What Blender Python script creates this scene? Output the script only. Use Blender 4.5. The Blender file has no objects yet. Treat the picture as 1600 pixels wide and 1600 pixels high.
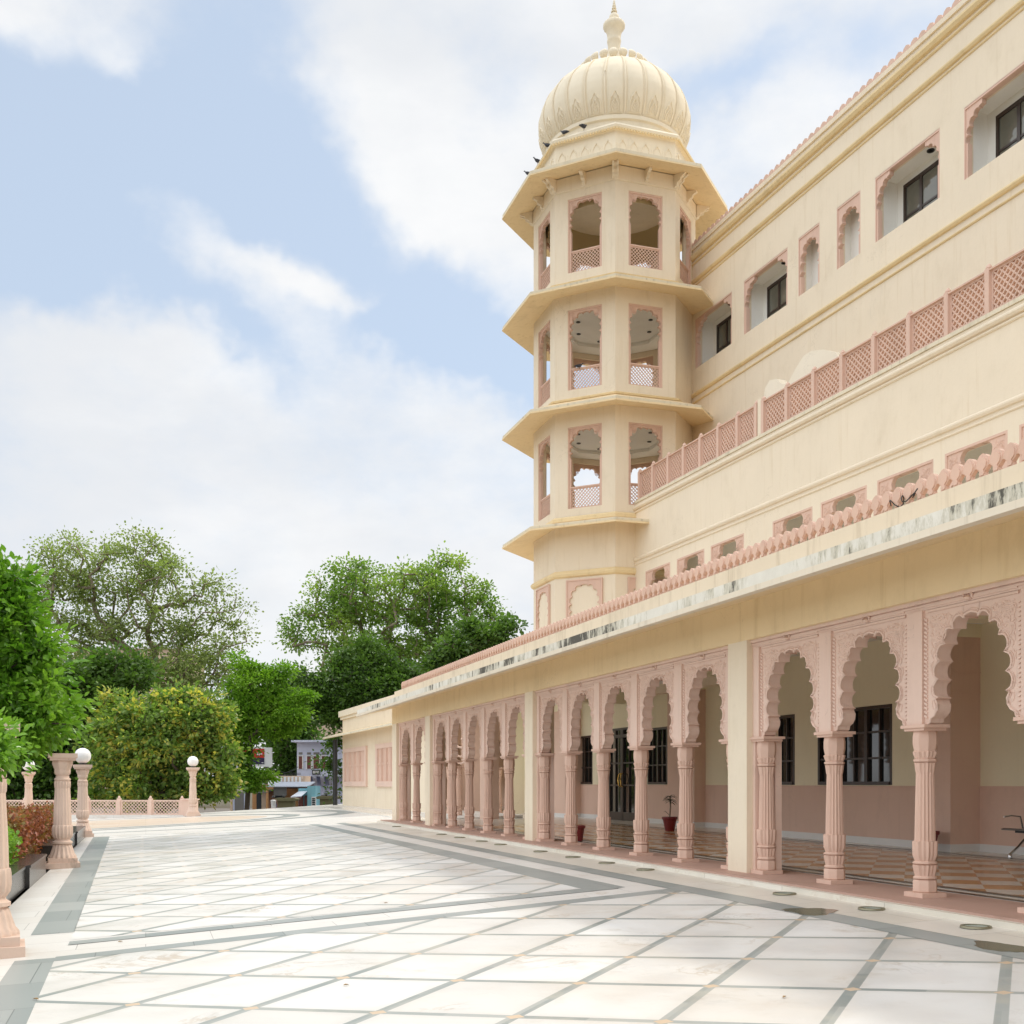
import bpy, math, random
import numpy as np
from mathutils import Vector, Matrix

# ------------------------------------------------------------------ camera, world, sun, exposure
scene = bpy.context.scene
C = scene.collection
R = math.radians
EYE = 1.6
F = 1750.0            # focal length in photo pixels
HV = 1223.5           # horizon row
cam_d = bpy.data.cameras.new('camera')
cam = bpy.data.objects.new('camera', cam_d); C.objects.link(cam)
cam_d.sensor_width = 36; cam_d.lens = F/1600*36
cam_d.shift_y = (HV-800)/1600
cam_d.clip_end = 5000; cam_d.clip_start = 0.05
cam.location = (0, 0, EYE); cam.rotation_euler = (R(90), 0, 0)
scene.camera = cam
A1 = R(18.11)         # gallery and tower direction
A2 = R(19.95)         # main block direction
SUN = Vector((math.cos(A1)*.56-math.sin(A1)*.10, math.sin(A1)*.56+math.cos(A1)*.10, .83)).normalized()
sun_d = bpy.data.lights.new('sun', 'SUN'); sun = bpy.data.objects.new('sun', sun_d); C.objects.link(sun)
sun_d.energy = 1.7; sun_d.angle = R(6); sun_d.color = (1.0, .94, .84)
sun.rotation_euler = SUN.to_track_quat('Z', 'Y').to_euler()
sun.location = (0, 0, 60)
scene.view_settings.view_transform = 'Standard'; scene.view_settings.look = 'None'
scene.view_settings.gamma = 1; scene.view_settings.use_curve_mapping = False
scene.view_settings.exposure = 0.22
scene.render.resolution_x = 1024; scene.render.resolution_y = 1024
scene.render.engine = 'CYCLES'
scene.cycles.max_bounces = 12; scene.cycles.diffuse_bounces = 8; scene.cycles.transparent_max_bounces = 8

def N(t, typ, **k):
    n = t.nodes.new(typ)
    for a, b in k.items():
        if hasattr(n, a): setattr(n, a, b)
    return n
def sock(t, node_in, v):
    if isinstance(v, (int, float)): node_in.default_value = v
    elif isinstance(v, tuple):
        node_in.default_value = v if len(node_in.default_value) == len(v) else v[:len(node_in.default_value)]
    else: t.links.new(v, node_in)
def M_(t, op, a, b=None, c=None, clamp=False):
    n = N(t, 'ShaderNodeMath', operation=op, use_clamp=clamp)
    sock(t, n.inputs[0], a)
    if b is not None: sock(t, n.inputs[1], b)
    if c is not None: sock(t, n.inputs[2], c)
    return n.outputs[0]
def mixc(t, fac, a, b, mode='MIX'):
    n = N(t, 'ShaderNodeMix', data_type='RGBA', blend_type=mode)
    sock(t, n.inputs[0], fac)
    for s, v in ((6, a), (7, b)):
        if isinstance(v, tuple): n.inputs[s].default_value = (v[0], v[1], v[2], 1)
        else: t.links.new(v, n.inputs[s])
    return n.outputs[2]
def noise(t, vec, scale, detail=3, rough=.55, dist=0.0):
    n = N(t, 'ShaderNodeTexNoise'); n.inputs['Scale'].default_value = scale
    n.inputs['Detail'].default_value = detail; n.inputs['Roughness'].default_value = rough
    n.inputs['Distortion'].default_value = dist
    if vec is not None: t.links.new(vec, n.inputs['Vector'])
    return n.outputs['Fac']
def ramp(t, v, lo, hi, a=0., b=1., smooth=True):
    n = N(t, 'ShaderNodeMapRange'); n.interpolation_type = 'SMOOTHSTEP' if smooth else 'LINEAR'
    sock(t, n.inputs[0], v); n.inputs[1].default_value = lo; n.inputs[2].default_value = hi
    n.inputs[3].default_value = a; n.inputs[4].default_value = b
    return n.outputs[0]
def mapping(t, vec, scale=(1, 1, 1), rot=(0, 0, 0), loc=(0, 0, 0)):
    n = N(t, 'ShaderNodeMapping'); t.links.new(vec, n.inputs[0])
    n.inputs['Scale'].default_value = scale; n.inputs['Rotation'].default_value = rot; n.inputs['Location'].default_value = loc
    return n.outputs[0]

def build_world():
    w = bpy.data.worlds.new('World'); scene.world = w; w.use_nodes = True
    t = w.node_tree; t.nodes.clear()
    out = N(t, 'ShaderNodeOutputWorld'); bg = N(t, 'ShaderNodeBackground'); bg.inputs[1].default_value = .1
    sky = N(t, 'ShaderNodeTexSky'); sky.sky_type = 'NISHITA'; sky.sun_disc = False
    sky.sun_elevation = math.asin(SUN.z); sky.sun_rotation = math.atan2(SUN.x, SUN.y)
    sky.air_density = 1.0; sky.dust_density = 1.2; sky.ozone_density = 1.5
    tc = N(t, 'ShaderNodeTexCoord'); sp = N(t, 'ShaderNodeSeparateXYZ'); t.links.new(tc.outputs['Generated'], sp.inputs[0])
    az = M_(t, 'ARCTAN2', sp.outputs[0], sp.outputs[1]); el = M_(t, 'ARCSINE', sp.outputs[2])
    # wobble of the coordinates so that the cloud edges are ragged
    w1 = noise(t, tc.outputs['Generated'], 5.0, 5, .6)
    w2 = noise(t, mapping(t, tc.outputs['Generated'], loc=(7, 3, 1)), 5.0, 5, .6)
    azw = M_(t, 'ADD', az, M_(t, 'MULTIPLY', M_(t, 'SUBTRACT', w1, .5), .22))
    elw = M_(t, 'ADD', el, M_(t, 'MULTIPLY', M_(t, 'SUBTRACT', w2, .5), .16))
    def ang(u, v):
        x = (u-800)/F; z = (HV-v)/F
        return math.atan2(x, 1), math.asin(z/math.sqrt(1+x*x+z*z))
    def blob(u, v, ru, rv, tilt, amp):
        a, e = ang(u, v); ru /= F; rv /= F*1.15; c, s = math.cos(R(tilt)), math.sin(R(tilt))
        da = M_(t, 'SUBTRACT', azw, a); de = M_(t, 'SUBTRACT', elw, e)
        p = M_(t, 'DIVIDE', M_(t, 'ADD', M_(t, 'MULTIPLY', da, c), M_(t, 'MULTIPLY', de, s)), ru)
        q = M_(t, 'DIVIDE', M_(t, 'SUBTRACT', M_(t, 'MULTIPLY', de, c), M_(t, 'MULTIPLY', da, s)), rv)
        r2 = M_(t, 'ADD', M_(t, 'MULTIPLY', p, p), M_(t, 'MULTIPLY', q, q))
        return M_(t, 'MULTIPLY', M_(t, 'EXPONENT', M_(t, 'MULTIPLY', r2, -1.0)), amp)
    parts = [blob(120, 260, 330, 190, 0, -1.5), blob(420, 230, 170, 240, 10, -.9), blob(700, 530, 240, 80, -28, -1.05),
             blob(30, 390, 200, 60, 0, -.5), blob(660, 555, 230, 50, -14, -1.1), blob(350, 520, 120, 28, -25, -.6),
             blob(300, 390, 170, 75, -20, .95), blob(480, 462, 140, 45, -14, .75), blob(150, 520, 170, 50, 0, .6), blob(500, 480, 90, 26, -12, .5), blob(600, 130, 130, 170, -20, .8),
             blob(740, 330, 160, 90, 0, .9), blob(200, 95, 30, 22, 0, .35), blob(640, 60, 90, 40, 0, -.3), blob(790, 150, 60, 90, 0, -.35),
             blob(60, 20, 140, 50, 0, .5), blob(1180, 120, 90, 40, 20, -.7), blob(1400, 20, 90, 50, 0, -.5), blob(1090, 210, 50, 60, 0, -.3)]
    s = parts[0]
    for p in parts[1:]: s = M_(t, 'ADD', s, p)
    fb = noise(t, mapping(t, tc.outputs['Generated'], scale=(1, 1, 1.8)), 4.0, 8, .58)
    s = M_(t, 'ADD', s, M_(t, 'MULTIPLY', M_(t, 'SUBTRACT', fb, .5), 1.3))
    fd = noise(t, mapping(t, tc.outputs['Generated'], loc=(3, 8, 6), scale=(1, 1, 1.5)), 13.0, 7, .65)
    s = M_(t, 'ADD', s, M_(t, 'MULTIPLY', M_(t, 'SUBTRACT', fd, .5), .75))
    s = M_(t, 'ADD', s, .62)
    dens = ramp(t, s, -.30, .85)
    # cloud body, slightly grey where thick
    fb2 = noise(t, mapping(t, tc.outputs['Generated'], loc=(2, 5, 1), scale=(1, 1, 2.2)), 3.0, 6, .55)
    cc = mixc(t, ramp(t, fb2, .38, .66), (7.1, 7.3, 7.6), (8.45, 8.5, 8.55))
    # unseen clouds opposite the sun and overhead brightened as added fill for the facade
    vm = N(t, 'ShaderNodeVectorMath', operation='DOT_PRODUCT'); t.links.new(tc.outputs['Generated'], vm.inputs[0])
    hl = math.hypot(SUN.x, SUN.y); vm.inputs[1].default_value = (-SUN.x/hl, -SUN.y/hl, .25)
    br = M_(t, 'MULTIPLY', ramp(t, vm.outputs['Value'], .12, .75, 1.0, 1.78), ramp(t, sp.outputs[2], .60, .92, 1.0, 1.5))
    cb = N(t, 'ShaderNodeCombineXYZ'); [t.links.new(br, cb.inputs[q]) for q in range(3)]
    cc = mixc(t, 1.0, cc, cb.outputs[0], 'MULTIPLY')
    blue = mixc(t, .72, mixc(t, 1.0, sky.outputs[0], (1.6, 1.6, 1.6), 'MULTIPLY'), (5.6, 6.5, 7.6))
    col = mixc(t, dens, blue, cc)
    low = ramp(t, el, -.05, .02)
    col = mixc(t, low, (3.2, 3.2, 3.0), col)
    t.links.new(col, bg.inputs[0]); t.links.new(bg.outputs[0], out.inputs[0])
build_world()

# ------------------------------------------------------------------ materials
MATS = {}
def new_mat(name):
    m = bpy.data.materials.new(name); m.use_nodes = True
    t = m.node_tree; b = t.nodes['Principled BSDF']; MATS[name] = m
    return m, t, b
def coords(t):
    tc = N(t, 'ShaderNodeTexCoord'); return tc.outputs['Object']
def bump(t, b, h, strength=.3, dist=.01):
    n = N(t, 'ShaderNodeBump'); n.inputs['Strength'].default_value = strength; n.inputs['Distance'].default_value = dist
    t.links.new(h, n.inputs['Height']); t.links.new(n.outputs[0], b.inputs['Normal'])
def plaster(name, col, dirt=(.5, .42, .3), streak=.25, rough=.8, patch=.12, bmp=.25, stain=0.0):
    m, t, b = new_mat(name); o = coords(t)
    oi = N(t, 'ShaderNodeObjectInfo'); va = N(t, 'ShaderNodeVectorMath', operation='MULTIPLY_ADD')      # every copy weathers differently
    cx = N(t, 'ShaderNodeCombineXYZ'); [t.links.new(oi.outputs['Random'], cx.inputs[q]) for q in range(3)]
    t.links.new(cx.outputs[0], va.inputs[0]); va.inputs[1].default_value = (31, 57, 83); t.links.new(o, va.inputs[2]); o = va.outputs[0]
    big = noise(t, o, .7, 4, .6); fine = noise(t, o, 14, 5, .6)
    stv = noise(t, mapping(t, o, scale=(7, 7, .45)), 1.0, 5, .65)
    c1 = tuple(x*(1-patch) for x in col); c2 = tuple(min(1, x*(1+patch*.6)) for x in col)
    c = mixc(t, big, c1, c2)
    c = mixc(t, M_(t, 'MULTIPLY', ramp(t, stv, .52, .8), streak), c, dirt)
    c = mixc(t, M_(t, 'MULTIPLY', ramp(t, fine, .5, .8), .10), c, tuple(x*.72 for x in col))
    c = mixc(t, M_(t, 'MULTIPLY', ramp(t, noise(t, mapping(t, o, scale=(1.6, 1.6, .9), loc=(1, 7, 2)), 1.0, 7, .65), .50, .74), patch*2.2), c, tuple(x*.80 for x in dirt))
    ck = M_(t, 'ABSOLUTE', M_(t, 'SUBTRACT', noise(t, o, .55, 9, .62, .6), .5))
    ckm = ramp(t, noise(t, mapping(t, o, loc=(4, 9, 3)), .35, 2), .56, .62)
    c = mixc(t, M_(t, 'MULTIPLY', M_(t, 'MULTIPLY', ramp(t, ck, 0, .0022, 1, 0), ckm), .35), c, tuple(x*.5 for x in dirt))
    if stain:
        sn = noise(t, mapping(t, o, scale=(2.2, 2.2, .6), loc=(3, 1, 5)), 1.0, 6, .7)
        c = mixc(t, M_(t, 'MULTIPLY', ramp(t, sn, .58, .72), stain), c, (.16, .14, .10))
    t.links.new(c, b.inputs['Base Color']); b.inputs['Roughness'].default_value = rough
    b.inputs['Specular IOR Level'].default_value = .25
    bump(t, b, M_(t, 'ADD', fine, M_(t, 'MULTIPLY', noise(t, o, 3, 4), .6)), bmp, .012)
    return m
CREAM = plaster('cream_plaster', (.81, .705, .55), (.60, .47, .29), .38, patch=.075, stain=.06)
CREAM_P = plaster('streaked_cream_parapet', (.76, .67, .53), (.34, .27, .18), .5, patch=.09, stain=.14)
CREAM_ST = plaster('weathered_cream_edge', (.74, .66, .50), (.3, .26, .18), .6, patch=.08, stain=.55)
CREAM_D = plaster('ochre_plaster', (.82, .655, .41), (.56, .40, .19), .55, patch=.10, stain=.06)
OCHRE = plaster('ochre_moulding', (.80, .64, .38), (.45, .33, .15), .3)
PINK = plaster('pink_stone', (.70, .49, .39), (.42, .27, .2), .22, patch=.10, stain=.04)
PINK_L = plaster('pale_pink_paint', (.75, .56, .465), (.50, .34, .27), .35, patch=.10, stain=.03)
PINK_DADO = plaster('pink_dado', (.74, .53, .43), (.38, .25, .2), .15, rough=.6, patch=.05)
PINKPOST = plaster('weathered_pink_stone', (.73, .56, .46), (.40, .30, .22), .4, patch=.12, stain=.45)
WHITEP = plaster('white_plaster', (.84, .83, .78), (.5, .48, .42), .10, patch=.03)
INNER = plaster('inner_cream_wall', (.86, .80, .60), (.5, .45, .3), .08, patch=.03, bmp=.1)
PEDI = plaster('lit_pediment_plaster', (.86, .78, .63), (.6, .5, .35), .2, patch=.03)  # brighter light on the pediment is put into this paler cream
DOME = plaster('dome_plaster', (.82, .73, .57), (.6, .50, .34), .25, patch=.08, stain=.04)
BLUEW = plaster('bluish_white_paint', (.60, .64, .80), (.4, .4, .45), .3)
TEAL = plaster('teal_paint', (.25, .52, .60), (.2, .3, .3), .3)
FARPINK = plaster('far_peach_paint', (.72, .55, .42), (.4, .3, .2), .3)
def stained():
    m, t, b = new_mat('stained_white_edge'); o = coords(t)
    n1 = noise(t, mapping(t, o, scale=(6.5, 6.5, 2.2)), 1.0, 8, .72)
    n2 = noise(t, mapping(t, o, scale=(.5, .5, .3), loc=(4, 2, 0)), 1.0, 3, .6)
    n3 = noise(t, o, 5, 5, .6)
    sp = N(t, 'ShaderNodeSeparateXYZ'); t.links.new(o, sp.inputs[0])
    k = M_(t, 'ADD', n1, M_(t, 'MULTIPLY', M_(t, 'SUBTRACT', n2, .5), 1.1))
    c = mixc(t, n3, (.62, .58, .49), (.84, .81, .72))
    c = mixc(t, M_(t, 'MULTIPLY', ramp(t, k, .44, .56), .5), c, (.40, .36, .24))
    c = mixc(t, M_(t, 'MULTIPLY', ramp(t, k, .55, .66), .92), c, (.055, .05, .04))
    t.links.new(c, b.inputs['Base Color']); b.inputs['Roughness'].default_value = .9
    bump(t, b, n3, .3, .01); return m
STAIN = stained()
def simple(name, col, rough=.5, metal=0, var=.15, scale=4, spec=.5, em=None):
    m, t, b = new_mat(name); o = coords(t)
    c = mixc(t, noise(t, o, scale, 4), tuple(x*(1-var) for x in col), tuple(min(1, x*(1+var)) for x in col))
    t.links.new(c, b.inputs['Base Color']); b.inputs['Roughness'].default_value = rough; b.inputs['Metallic'].default_value = metal
    b.inputs['Specular IOR Level'].default_value = spec
    return m
DARKWOOD = simple('dark_wood', (.035, .022, .016), .35)
GLASS = simple('dark_glass', (.015, .018, .018), .04, spec=.8)
CURTAIN = simple('curtain', (.30, .29, .22), .8)
GLASSC = simple('curtained_glass', (.12, .12, .095), .06, spec=.8)
BRASS = simple('brass', (.75, .50, .14), .25, 1)
BLACKM = simple('black_metal', (.02, .02, .02), .4)
CHROME = simple('chrome', (.6, .6, .6), .15, 1)
POTRED = simple('red_plastic', (.20, .02, .02), .4)
SOIL = simple('soil', (.06, .04, .025), .95, scale=20, var=.4)
BLACKST = simple('black_granite', (.055, .052, .05), .22, var=.35, scale=14)
GLOBE = simple('opal_globe', (.88, .88, .88), .35, var=.01)
BIRD = simple('pigeon_grey', (.045, .048, .06), .7, var=.4, scale=30)
BROWN = simple('brown_shutter', (.16, .05, .04), .6)
SHEET = simple('corrugated_sheet', (.62, .66, .74), .5)
RUST = simple('rusty_sheet', (.28, .13, .07), .8, var=.35)
GREYC = simple('grey_tarp', (.20, .19, .18), .8)
STREETM = simple('street_asphalt', (.16, .14, .12), .9, var=.25, scale=.6)
EARTH = simple('garden_earth', (.10, .085, .05), .95, var=.4, scale=1.5)
REDB = simple('red_print', (.55, .035, .02), .4)
NAVY = simple('navy_print', (.03, .02, .07), .4)
WHITE = simple('white_paint', (.75, .75, .74), .5, var=.04)
ORANGE = simple('faded_orange', (.55, .28, .12), .8)
DKSIGN = simple('dark_sign', (.03, .035, .04), .5)
COVER = simple('green_glass_cover', (.30, .36, .32), .25, var=.3, scale=9)
RING = simple('bronze_ring', (.28, .26, .18), .5, .6)
PUDDLE = simple('wet_stain', (.16, .16, .12), .18, var=.3)
BLUEPL = simple('blue_plastic', (.03, .12, .45), .5)
SKIN = simple('skin', (.18, .09, .055), .6)
LEAFDRY = simple('dry_leaf', (.35, .22, .08), .8)
MARBLEB = None

def veins(t, o, base, dark, amt=.5, scale=1.2):
    n = noise(t, o, scale, 8, .62, 1.2)
    v = M_(t, 'ABSOLUTE', M_(t, 'SUBTRACT', n, .5))
    k = ramp(t, v, 0.0, .035, 1, 0)
    m = ramp(t, noise(t, mapping(t, o, loc=(5, 5, 0)), .8, 3), .5, .7)
    c = mixc(t, M_(t, 'MULTIPLY', M_(t, 'MULTIPLY', k, m), amt), base, dark)
    return c
def paving():
    """white marble rhombs divided by grey green stone strips, lattice measured on the ground"""
    m, t, b = new_mat('marble_paving'); o = coords(t)
    sp = N(t, 'ShaderNodeSeparateXYZ'); t.links.new(o, sp.inputs[0])
    ax, ay, bx, by = .787, -.557, .787, .850
    det = ax*by-bx*ay
    px = M_(t, 'ADD', sp.outputs[0], .09); py = M_(t, 'SUBTRACT', sp.outputs[1], 8.55)
    i = M_(t, 'ADD', M_(t, 'MULTIPLY', px, by/det), M_(t, 'MULTIPLY', py, -bx/det))
    j = M_(t, 'ADD', M_(t, 'MULTIPLY', px, -ay/det), M_(t, 'MULTIPLY', py, ax/det))
    i2 = M_(t, 'ADD', i, .5); j2 = M_(t, 'ADD', j, .5)
    def dist(v, sp_): return M_(t, 'MULTIPLY', M_(t, 'ABSOLUTE', M_(t, 'SUBTRACT', M_(t, 'FRACT', v), .5)), sp_)
    di = dist(i2, det/math.hypot(bx, by)); dj = dist(j2, det/math.hypot(ax, ay))
    li = ramp(t, di, .038, .044, 1, 0); lj = ramp(t, dj, .038, .044, 1, 0)
    line = M_(t, 'MAXIMUM', li, lj); both = ramp(t, M_(t, 'ADD', di, dj), .062, .068, 1, 0)
    cid = N(t, 'ShaderNodeCombineXYZ'); t.links.new(M_(t, 'FLOOR', i), cid.inputs[0]); t.links.new(M_(t, 'FLOOR', j), cid.inputs[1])
    wn = N(t, 'ShaderNodeTexWhiteNoise'); t.links.new(cid.outputs[0], wn.inputs['Vector'])
    cs = N(t, 'ShaderNodeCombineXYZ'); t.links.new(M_(t, 'FLOOR', M_(t, 'MULTIPLY', i, 1.0)), cs.inputs[0]); t.links.new(M_(t, 'FLOOR', i2), cs.inputs[1]); t.links.new(M_(t, 'FLOOR', j2), cs.inputs[2])
    ws = N(t, 'ShaderNodeTexWhiteNoise'); t.links.new(cs.outputs[0], ws.inputs['Vector'])
    slab = mixc(t, wn.outputs['Value'], (.64, .615, .57), (.745, .735, .705))
    off = N(t, 'ShaderNodeVectorMath', operation='MULTIPLY_ADD'); t.links.new(cid.outputs[0], off.inputs[0]); off.inputs[1].default_value = (3.7, 5.1, 0); t.links.new(o, off.inputs[2])
    slab = veins(t, off.outputs[0], slab, (.45, .36, .26), .75, .9)
    slab = veins(t, off.outputs[0], slab, (.42, .41, .38), .4, 2.3)
    slab = mixc(t, M_(t, 'MULTIPLY', M_(t, 'MAXIMUM', ramp(t, di, .05, .16, 1, 0), ramp(t, dj, .05, .16, 1, 0)), M_(t, 'MULTIPLY', noise(t, o, 1.7, 5, .7), .28)), slab, (.50, .46, .39))
    slab = mixc(t, M_(t, 'MULTIPLY', ramp(t, noise(t, o, .35, 5, .6), .45, .7), .35), slab, (.70, .62, .51))
    slab = mixc(t, M_(t, 'MULTIPLY', ramp(t, noise(t, o, 3.5, 7, .72), .57, .74), .38), slab, (.55, .50, .42))
    strip = mixc(t, ws.outputs['Value'], (.25, .28, .265), (.40, .41, .38))
    strip = mixc(t, ramp(t, noise(t, o, 2.2, 4), .45, .75), strip, (.42, .41, .35))
    c = mixc(t, line, slab, strip)
    c = mixc(t, both, c, (.60, .46, .32))
    t.links.new(c, b.inputs['Base Color'])
    t.links.new(ramp(t, noise(t, o, 1.3, 5), .3, .7, .30, .55), b.inputs['Roughness'])
    return m
PAVE = paving()
def slabs(name, c1, c2, bw=1.2, bh=.9, rough=.4, vein=(.5, .4, .3), joint=.004, jc=.55):
    m, t, b = new_mat(name); o = coords(t)
    br = N(t, 'ShaderNodeTexBrick'); t.links.new(o, br.inputs['Vector'])
    br.inputs['Scale'].default_value = 1; br.inputs['Brick Width'].default_value = bw; br.inputs['Row Height'].default_value = bh
    br.inputs['Mortar Size'].default_value = joint; br.inputs['Color1'].default_value = (*c1, 1); br.inputs['Color2'].default_value = (*c2, 1)
    br.inputs['Mortar'].default_value = (c1[0]*jc, c1[1]*jc, c1[2]*jc, 1)
    c = veins(t, o, br.outputs['Color'], vein, .5, 1.0)
    c = mixc(t, M_(t, 'MULTIPLY', ramp(t, noise(t, o, .5, 5), .45, .75), .35), c, tuple(x*.78 for x in c1))
    t.links.new(c, b.inputs['Base Color']); b.inputs['Roughness'].default_value = rough
    return m
SLAB = slabs('cream_marble_slabs', (.68, .63, .54), (.73, .69, .62), 1.3, .9)
SLABW = slabs('white_marble_slabs', (.70, .67, .62), (.74, .72, .68), 1.3, .65)
GREYB = slabs('grey_green_stone', (.27, .30, .29), (.38, .40, .38), .9, 1.1, .4, (.2, .22, .2))
BEIGE = slabs('beige_stone', (.66, .52, .40), (.70, .60, .50), 2.0, 1.0)
STEPM = slabs('marble_step', (.70, .65, .55), (.74, .70, .62), .5, 2.0, .5)
PINKF = plaster('red_sandstone_paving', (.48, .31, .25), (.30, .2, .15), .2, rough=.6, patch=.15)
def checker():
    m, t, b = new_mat('ochre_white_checker'); o = coords(t)
    ch = N(t, 'ShaderNodeTexChecker'); t.links.new(mapping(t, mapping(t, o, rot=(0, 0, R(38))), scale=(1/.45, 1/.60, 1), loc=(0, 0, .5)), ch.inputs['Vector'])
    ch.inputs['Scale'].default_value = 1
    ch.inputs['Color1'].default_value = (.82, .79, .73, 1); ch.inputs['Color2'].default_value = (.60, .28, .075, 1)
    c = mixc(t, M_(t, 'MULTIPLY', noise(t, o, 6, 5), .2), ch.outputs[0], (.50, .38, .25), 'MIX')
    t.links.new(c, b.inputs['Base Color']); b.inputs['Roughness'].default_value = .18
    return m
CHECK = checker()
WMARB = slabs('white_floor_marble', (.76, .74, .68), (.80, .78, .73), 1.2, 5, .2)
DKSTRIP = simple('dark_floor_strip', (.055, .05, .045), .2)

def leafmat(name, c1, c2, c3=None, gloss=.35, trans=.35, clump=.6, accent=None, acc=.75):
    m, t, b = new_mat(name); o = coords(t)
    geo = N(t, 'ShaderNodeNewGeometry'); rnd = geo.outputs['Random Per Island']
    c = mixc(t, rnd, c1, c2)
    n = noise(t, o, clump, 3)
    if c3: c = mixc(t, ramp(t, n, .42, .68), c, c3)
    if accent:
        n2 = noise(t, mapping(t, o, loc=(9, 4, 2)), clump*1.8, 4, .6)
        k = ramp(t, M_(t, 'ADD', n2, M_(t, 'MULTIPLY', rnd, .22)), acc-.14, acc)
        c = mixc(t, k, c, accent)
    t.links.new(c, b.inputs['Base Color']); b.inputs['Roughness'].default_value = gloss
    b.inputs['Specular IOR Level'].default_value = .4
    tr = N(t, 'ShaderNodeBsdfTranslucent'); t.links.new(mixc(t, 1.0, c, (1.5, 1.7, .8), 'MULTIPLY'), tr.inputs[0])
    mx = N(t, 'ShaderNodeMixShader'); mx.inputs[0].default_value = trans
    out = t.nodes['Material Output']
    t.links.new(b.outputs[0], mx.inputs[1]); t.links.new(tr.outputs[0], mx.inputs[2]); t.links.new(mx.outputs[0], out.inputs[0])
    return m
L_NEAR = leafmat('glossy_green_leaves', (.085, .21, .016), (.17, .34, .04), (.23, .40, .05), .28, .35, 1.1)
L_OLIVE = leafmat('olive_leaves', (.18, .23, .08), (.32, .36, .16), (.26, .32, .12), .5, .5, .3)
L_PEEP = leafmat('peepul_leaves', (.12, .21, .04), (.22, .33, .08), (.28, .37, .08), .35, .5, .25)
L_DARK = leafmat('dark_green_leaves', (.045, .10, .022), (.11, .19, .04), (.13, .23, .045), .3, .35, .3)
L_FEATH = leafmat('feathery_green_leaves', (.11, .24, .02), (.19, .35, .03), (.24, .40, .04), .55, .4, .4)
L_YEL = leafmat('yellow_green_leaves', (.12, .21, .05), (.22, .32, .08), (.20, .30, .07), .4, .45, .6, (.60, .52, .12), .775)
L_RED = leafmat('reddish_hedge_leaves', (.20, .055, .035), (.40, .15, .08), (.24, .20, .06), .4, .3, 1.6, (.55, .2, .15), .78)
L_GRN = leafmat('bright_hedge_leaves', (.14, .28, .03), (.24, .40, .05), None, .4, .35, 1.6)
L_BLK = leafmat('dark_dracaena_leaves', (.02, .04, .02), (.04, .06, .03), None, .4, .1, 1.6)
def barkm(name, c1, c2):
    m, t, b = new_mat(name); o = coords(t)
    n = noise(t, mapping(t, o, scale=(3, 3, .7)), 1.5, 6, .65)
    t.links.new(mixc(t, n, c1, c2), b.inputs['Base Color']); b.inputs['Roughness'].default_value = .9
    bump(t, b, n, .6, .05); return m
BARK = barkm('pale_bark', (.15, .11, .08), (.36, .29, .22)); BARKD = barkm('dark_bark', (.05, .04, .03), (.16, .12, .09))

# ------------------------------------------------------------------ mesh helpers
class MB:
    def __init__(s): s.v = []; s.f = []
    def add(s, vs, fs):
        o = len(s.v); s.v += [tuple(p) for p in vs]; s.f += [tuple(i+o for i in f) for f in fs]; return s
    def box(s, x0, x1, y0, y1, z0, z1):
        return s.add([(x0, y0, z0), (x1, y0, z0), (x1, y1, z0), (x0, y1, z0), (x0, y0, z1), (x1, y0, z1), (x1, y1, z1), (x0, y1, z1)],
                     [(0, 3, 2, 1), (4, 5, 6, 7), (0, 1, 5, 4), (1, 2, 6, 5), (2, 3, 7, 6), (3, 0, 4, 7)])
    def loft(s, rings, cap=True, close=True):
        n = len(rings[0]); vs = [p for r in rings for p in r]; fs = []
        for k in range(len(rings)-1):
            for i in range(n if close else n-1):
                j = (i+1) % n; fs.append((k*n+i, k*n+j, (k+1)*n+j, (k+1)*n+i))
        if cap: fs.append(tuple(range(n-1, -1, -1))); fs.append(tuple((len(rings)-1)*n+i for i in range(n)))
        return s.add(vs, fs)
    def prism_z(s, poly, z0, z1): return s.loft([[(x, y, z0) for x, y in poly], [(x, y, z1) for x, y in poly]])
    def tube(s, pts, r, n=6, cap=True):
        pts = [Vector(p) for p in pts]; rings = []; up = Vector((0.13, .31, 1)).normalized()
        for i, p in enumerate(pts):
            d = (pts[min(i+1, len(pts)-1)]-pts[max(i-1, 0)])
            if d.length < 1e-9: d = Vector((0, 0, 1))
            d.normalize(); a = d.cross(up)
            if a.length < .05: a = d.cross(Vector((1, 0, 0)))
            a.normalize(); b = d.cross(a); rr = r[i] if isinstance(r, (list, tuple)) else r
            rings.append([p+(a*math.cos(2*math.pi*k/n)+b*math.sin(2*math.pi*k/n))*rr for k in range(n)])
        return s.loft(rings, cap)
    def lathe(s, prof, n=32, c=(0, 0, 0), fn=None, cap=True):
        rings = []
        for r, z in prof:
            rings.append([(c[0]+(r*(fn(2*math.pi*k/n, z) if fn else 1))*math.cos(2*math.pi*k/n), c[1]+(r*(fn(2*math.pi*k/n, z) if fn else 1))*math.sin(2*math.pi*k/n), c[2]+z) for k in range(n)])
        return s.loft(rings, cap)
    def xf(s, mat, start=0):
        for i in range(start, len(s.v)): s.v[i] = tuple(mat @ Vector(s.v[i]))
        return s
    def mesh(s, name, m, smooth=None, base=(0, 0, 0)):
        me = bpy.data.meshes.new(name)
        me.from_pydata([(v[0]-base[0], v[1]-base[1], v[2]-base[2]) for v in s.v], [], s.f); me.materials.append(m)
        if smooth:
            me.shade_smooth(); me.set_sharp_from_angle(angle=R(smooth))
        me.update(); return me
def link(name, me, parent=None, loc=(0, 0, 0), rotz=0):
    o = bpy.data.objects.new(name, me); C.objects.link(o); o.parent = parent; o.location = loc; o.rotation_euler = (0, 0, rotz); return o
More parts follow.
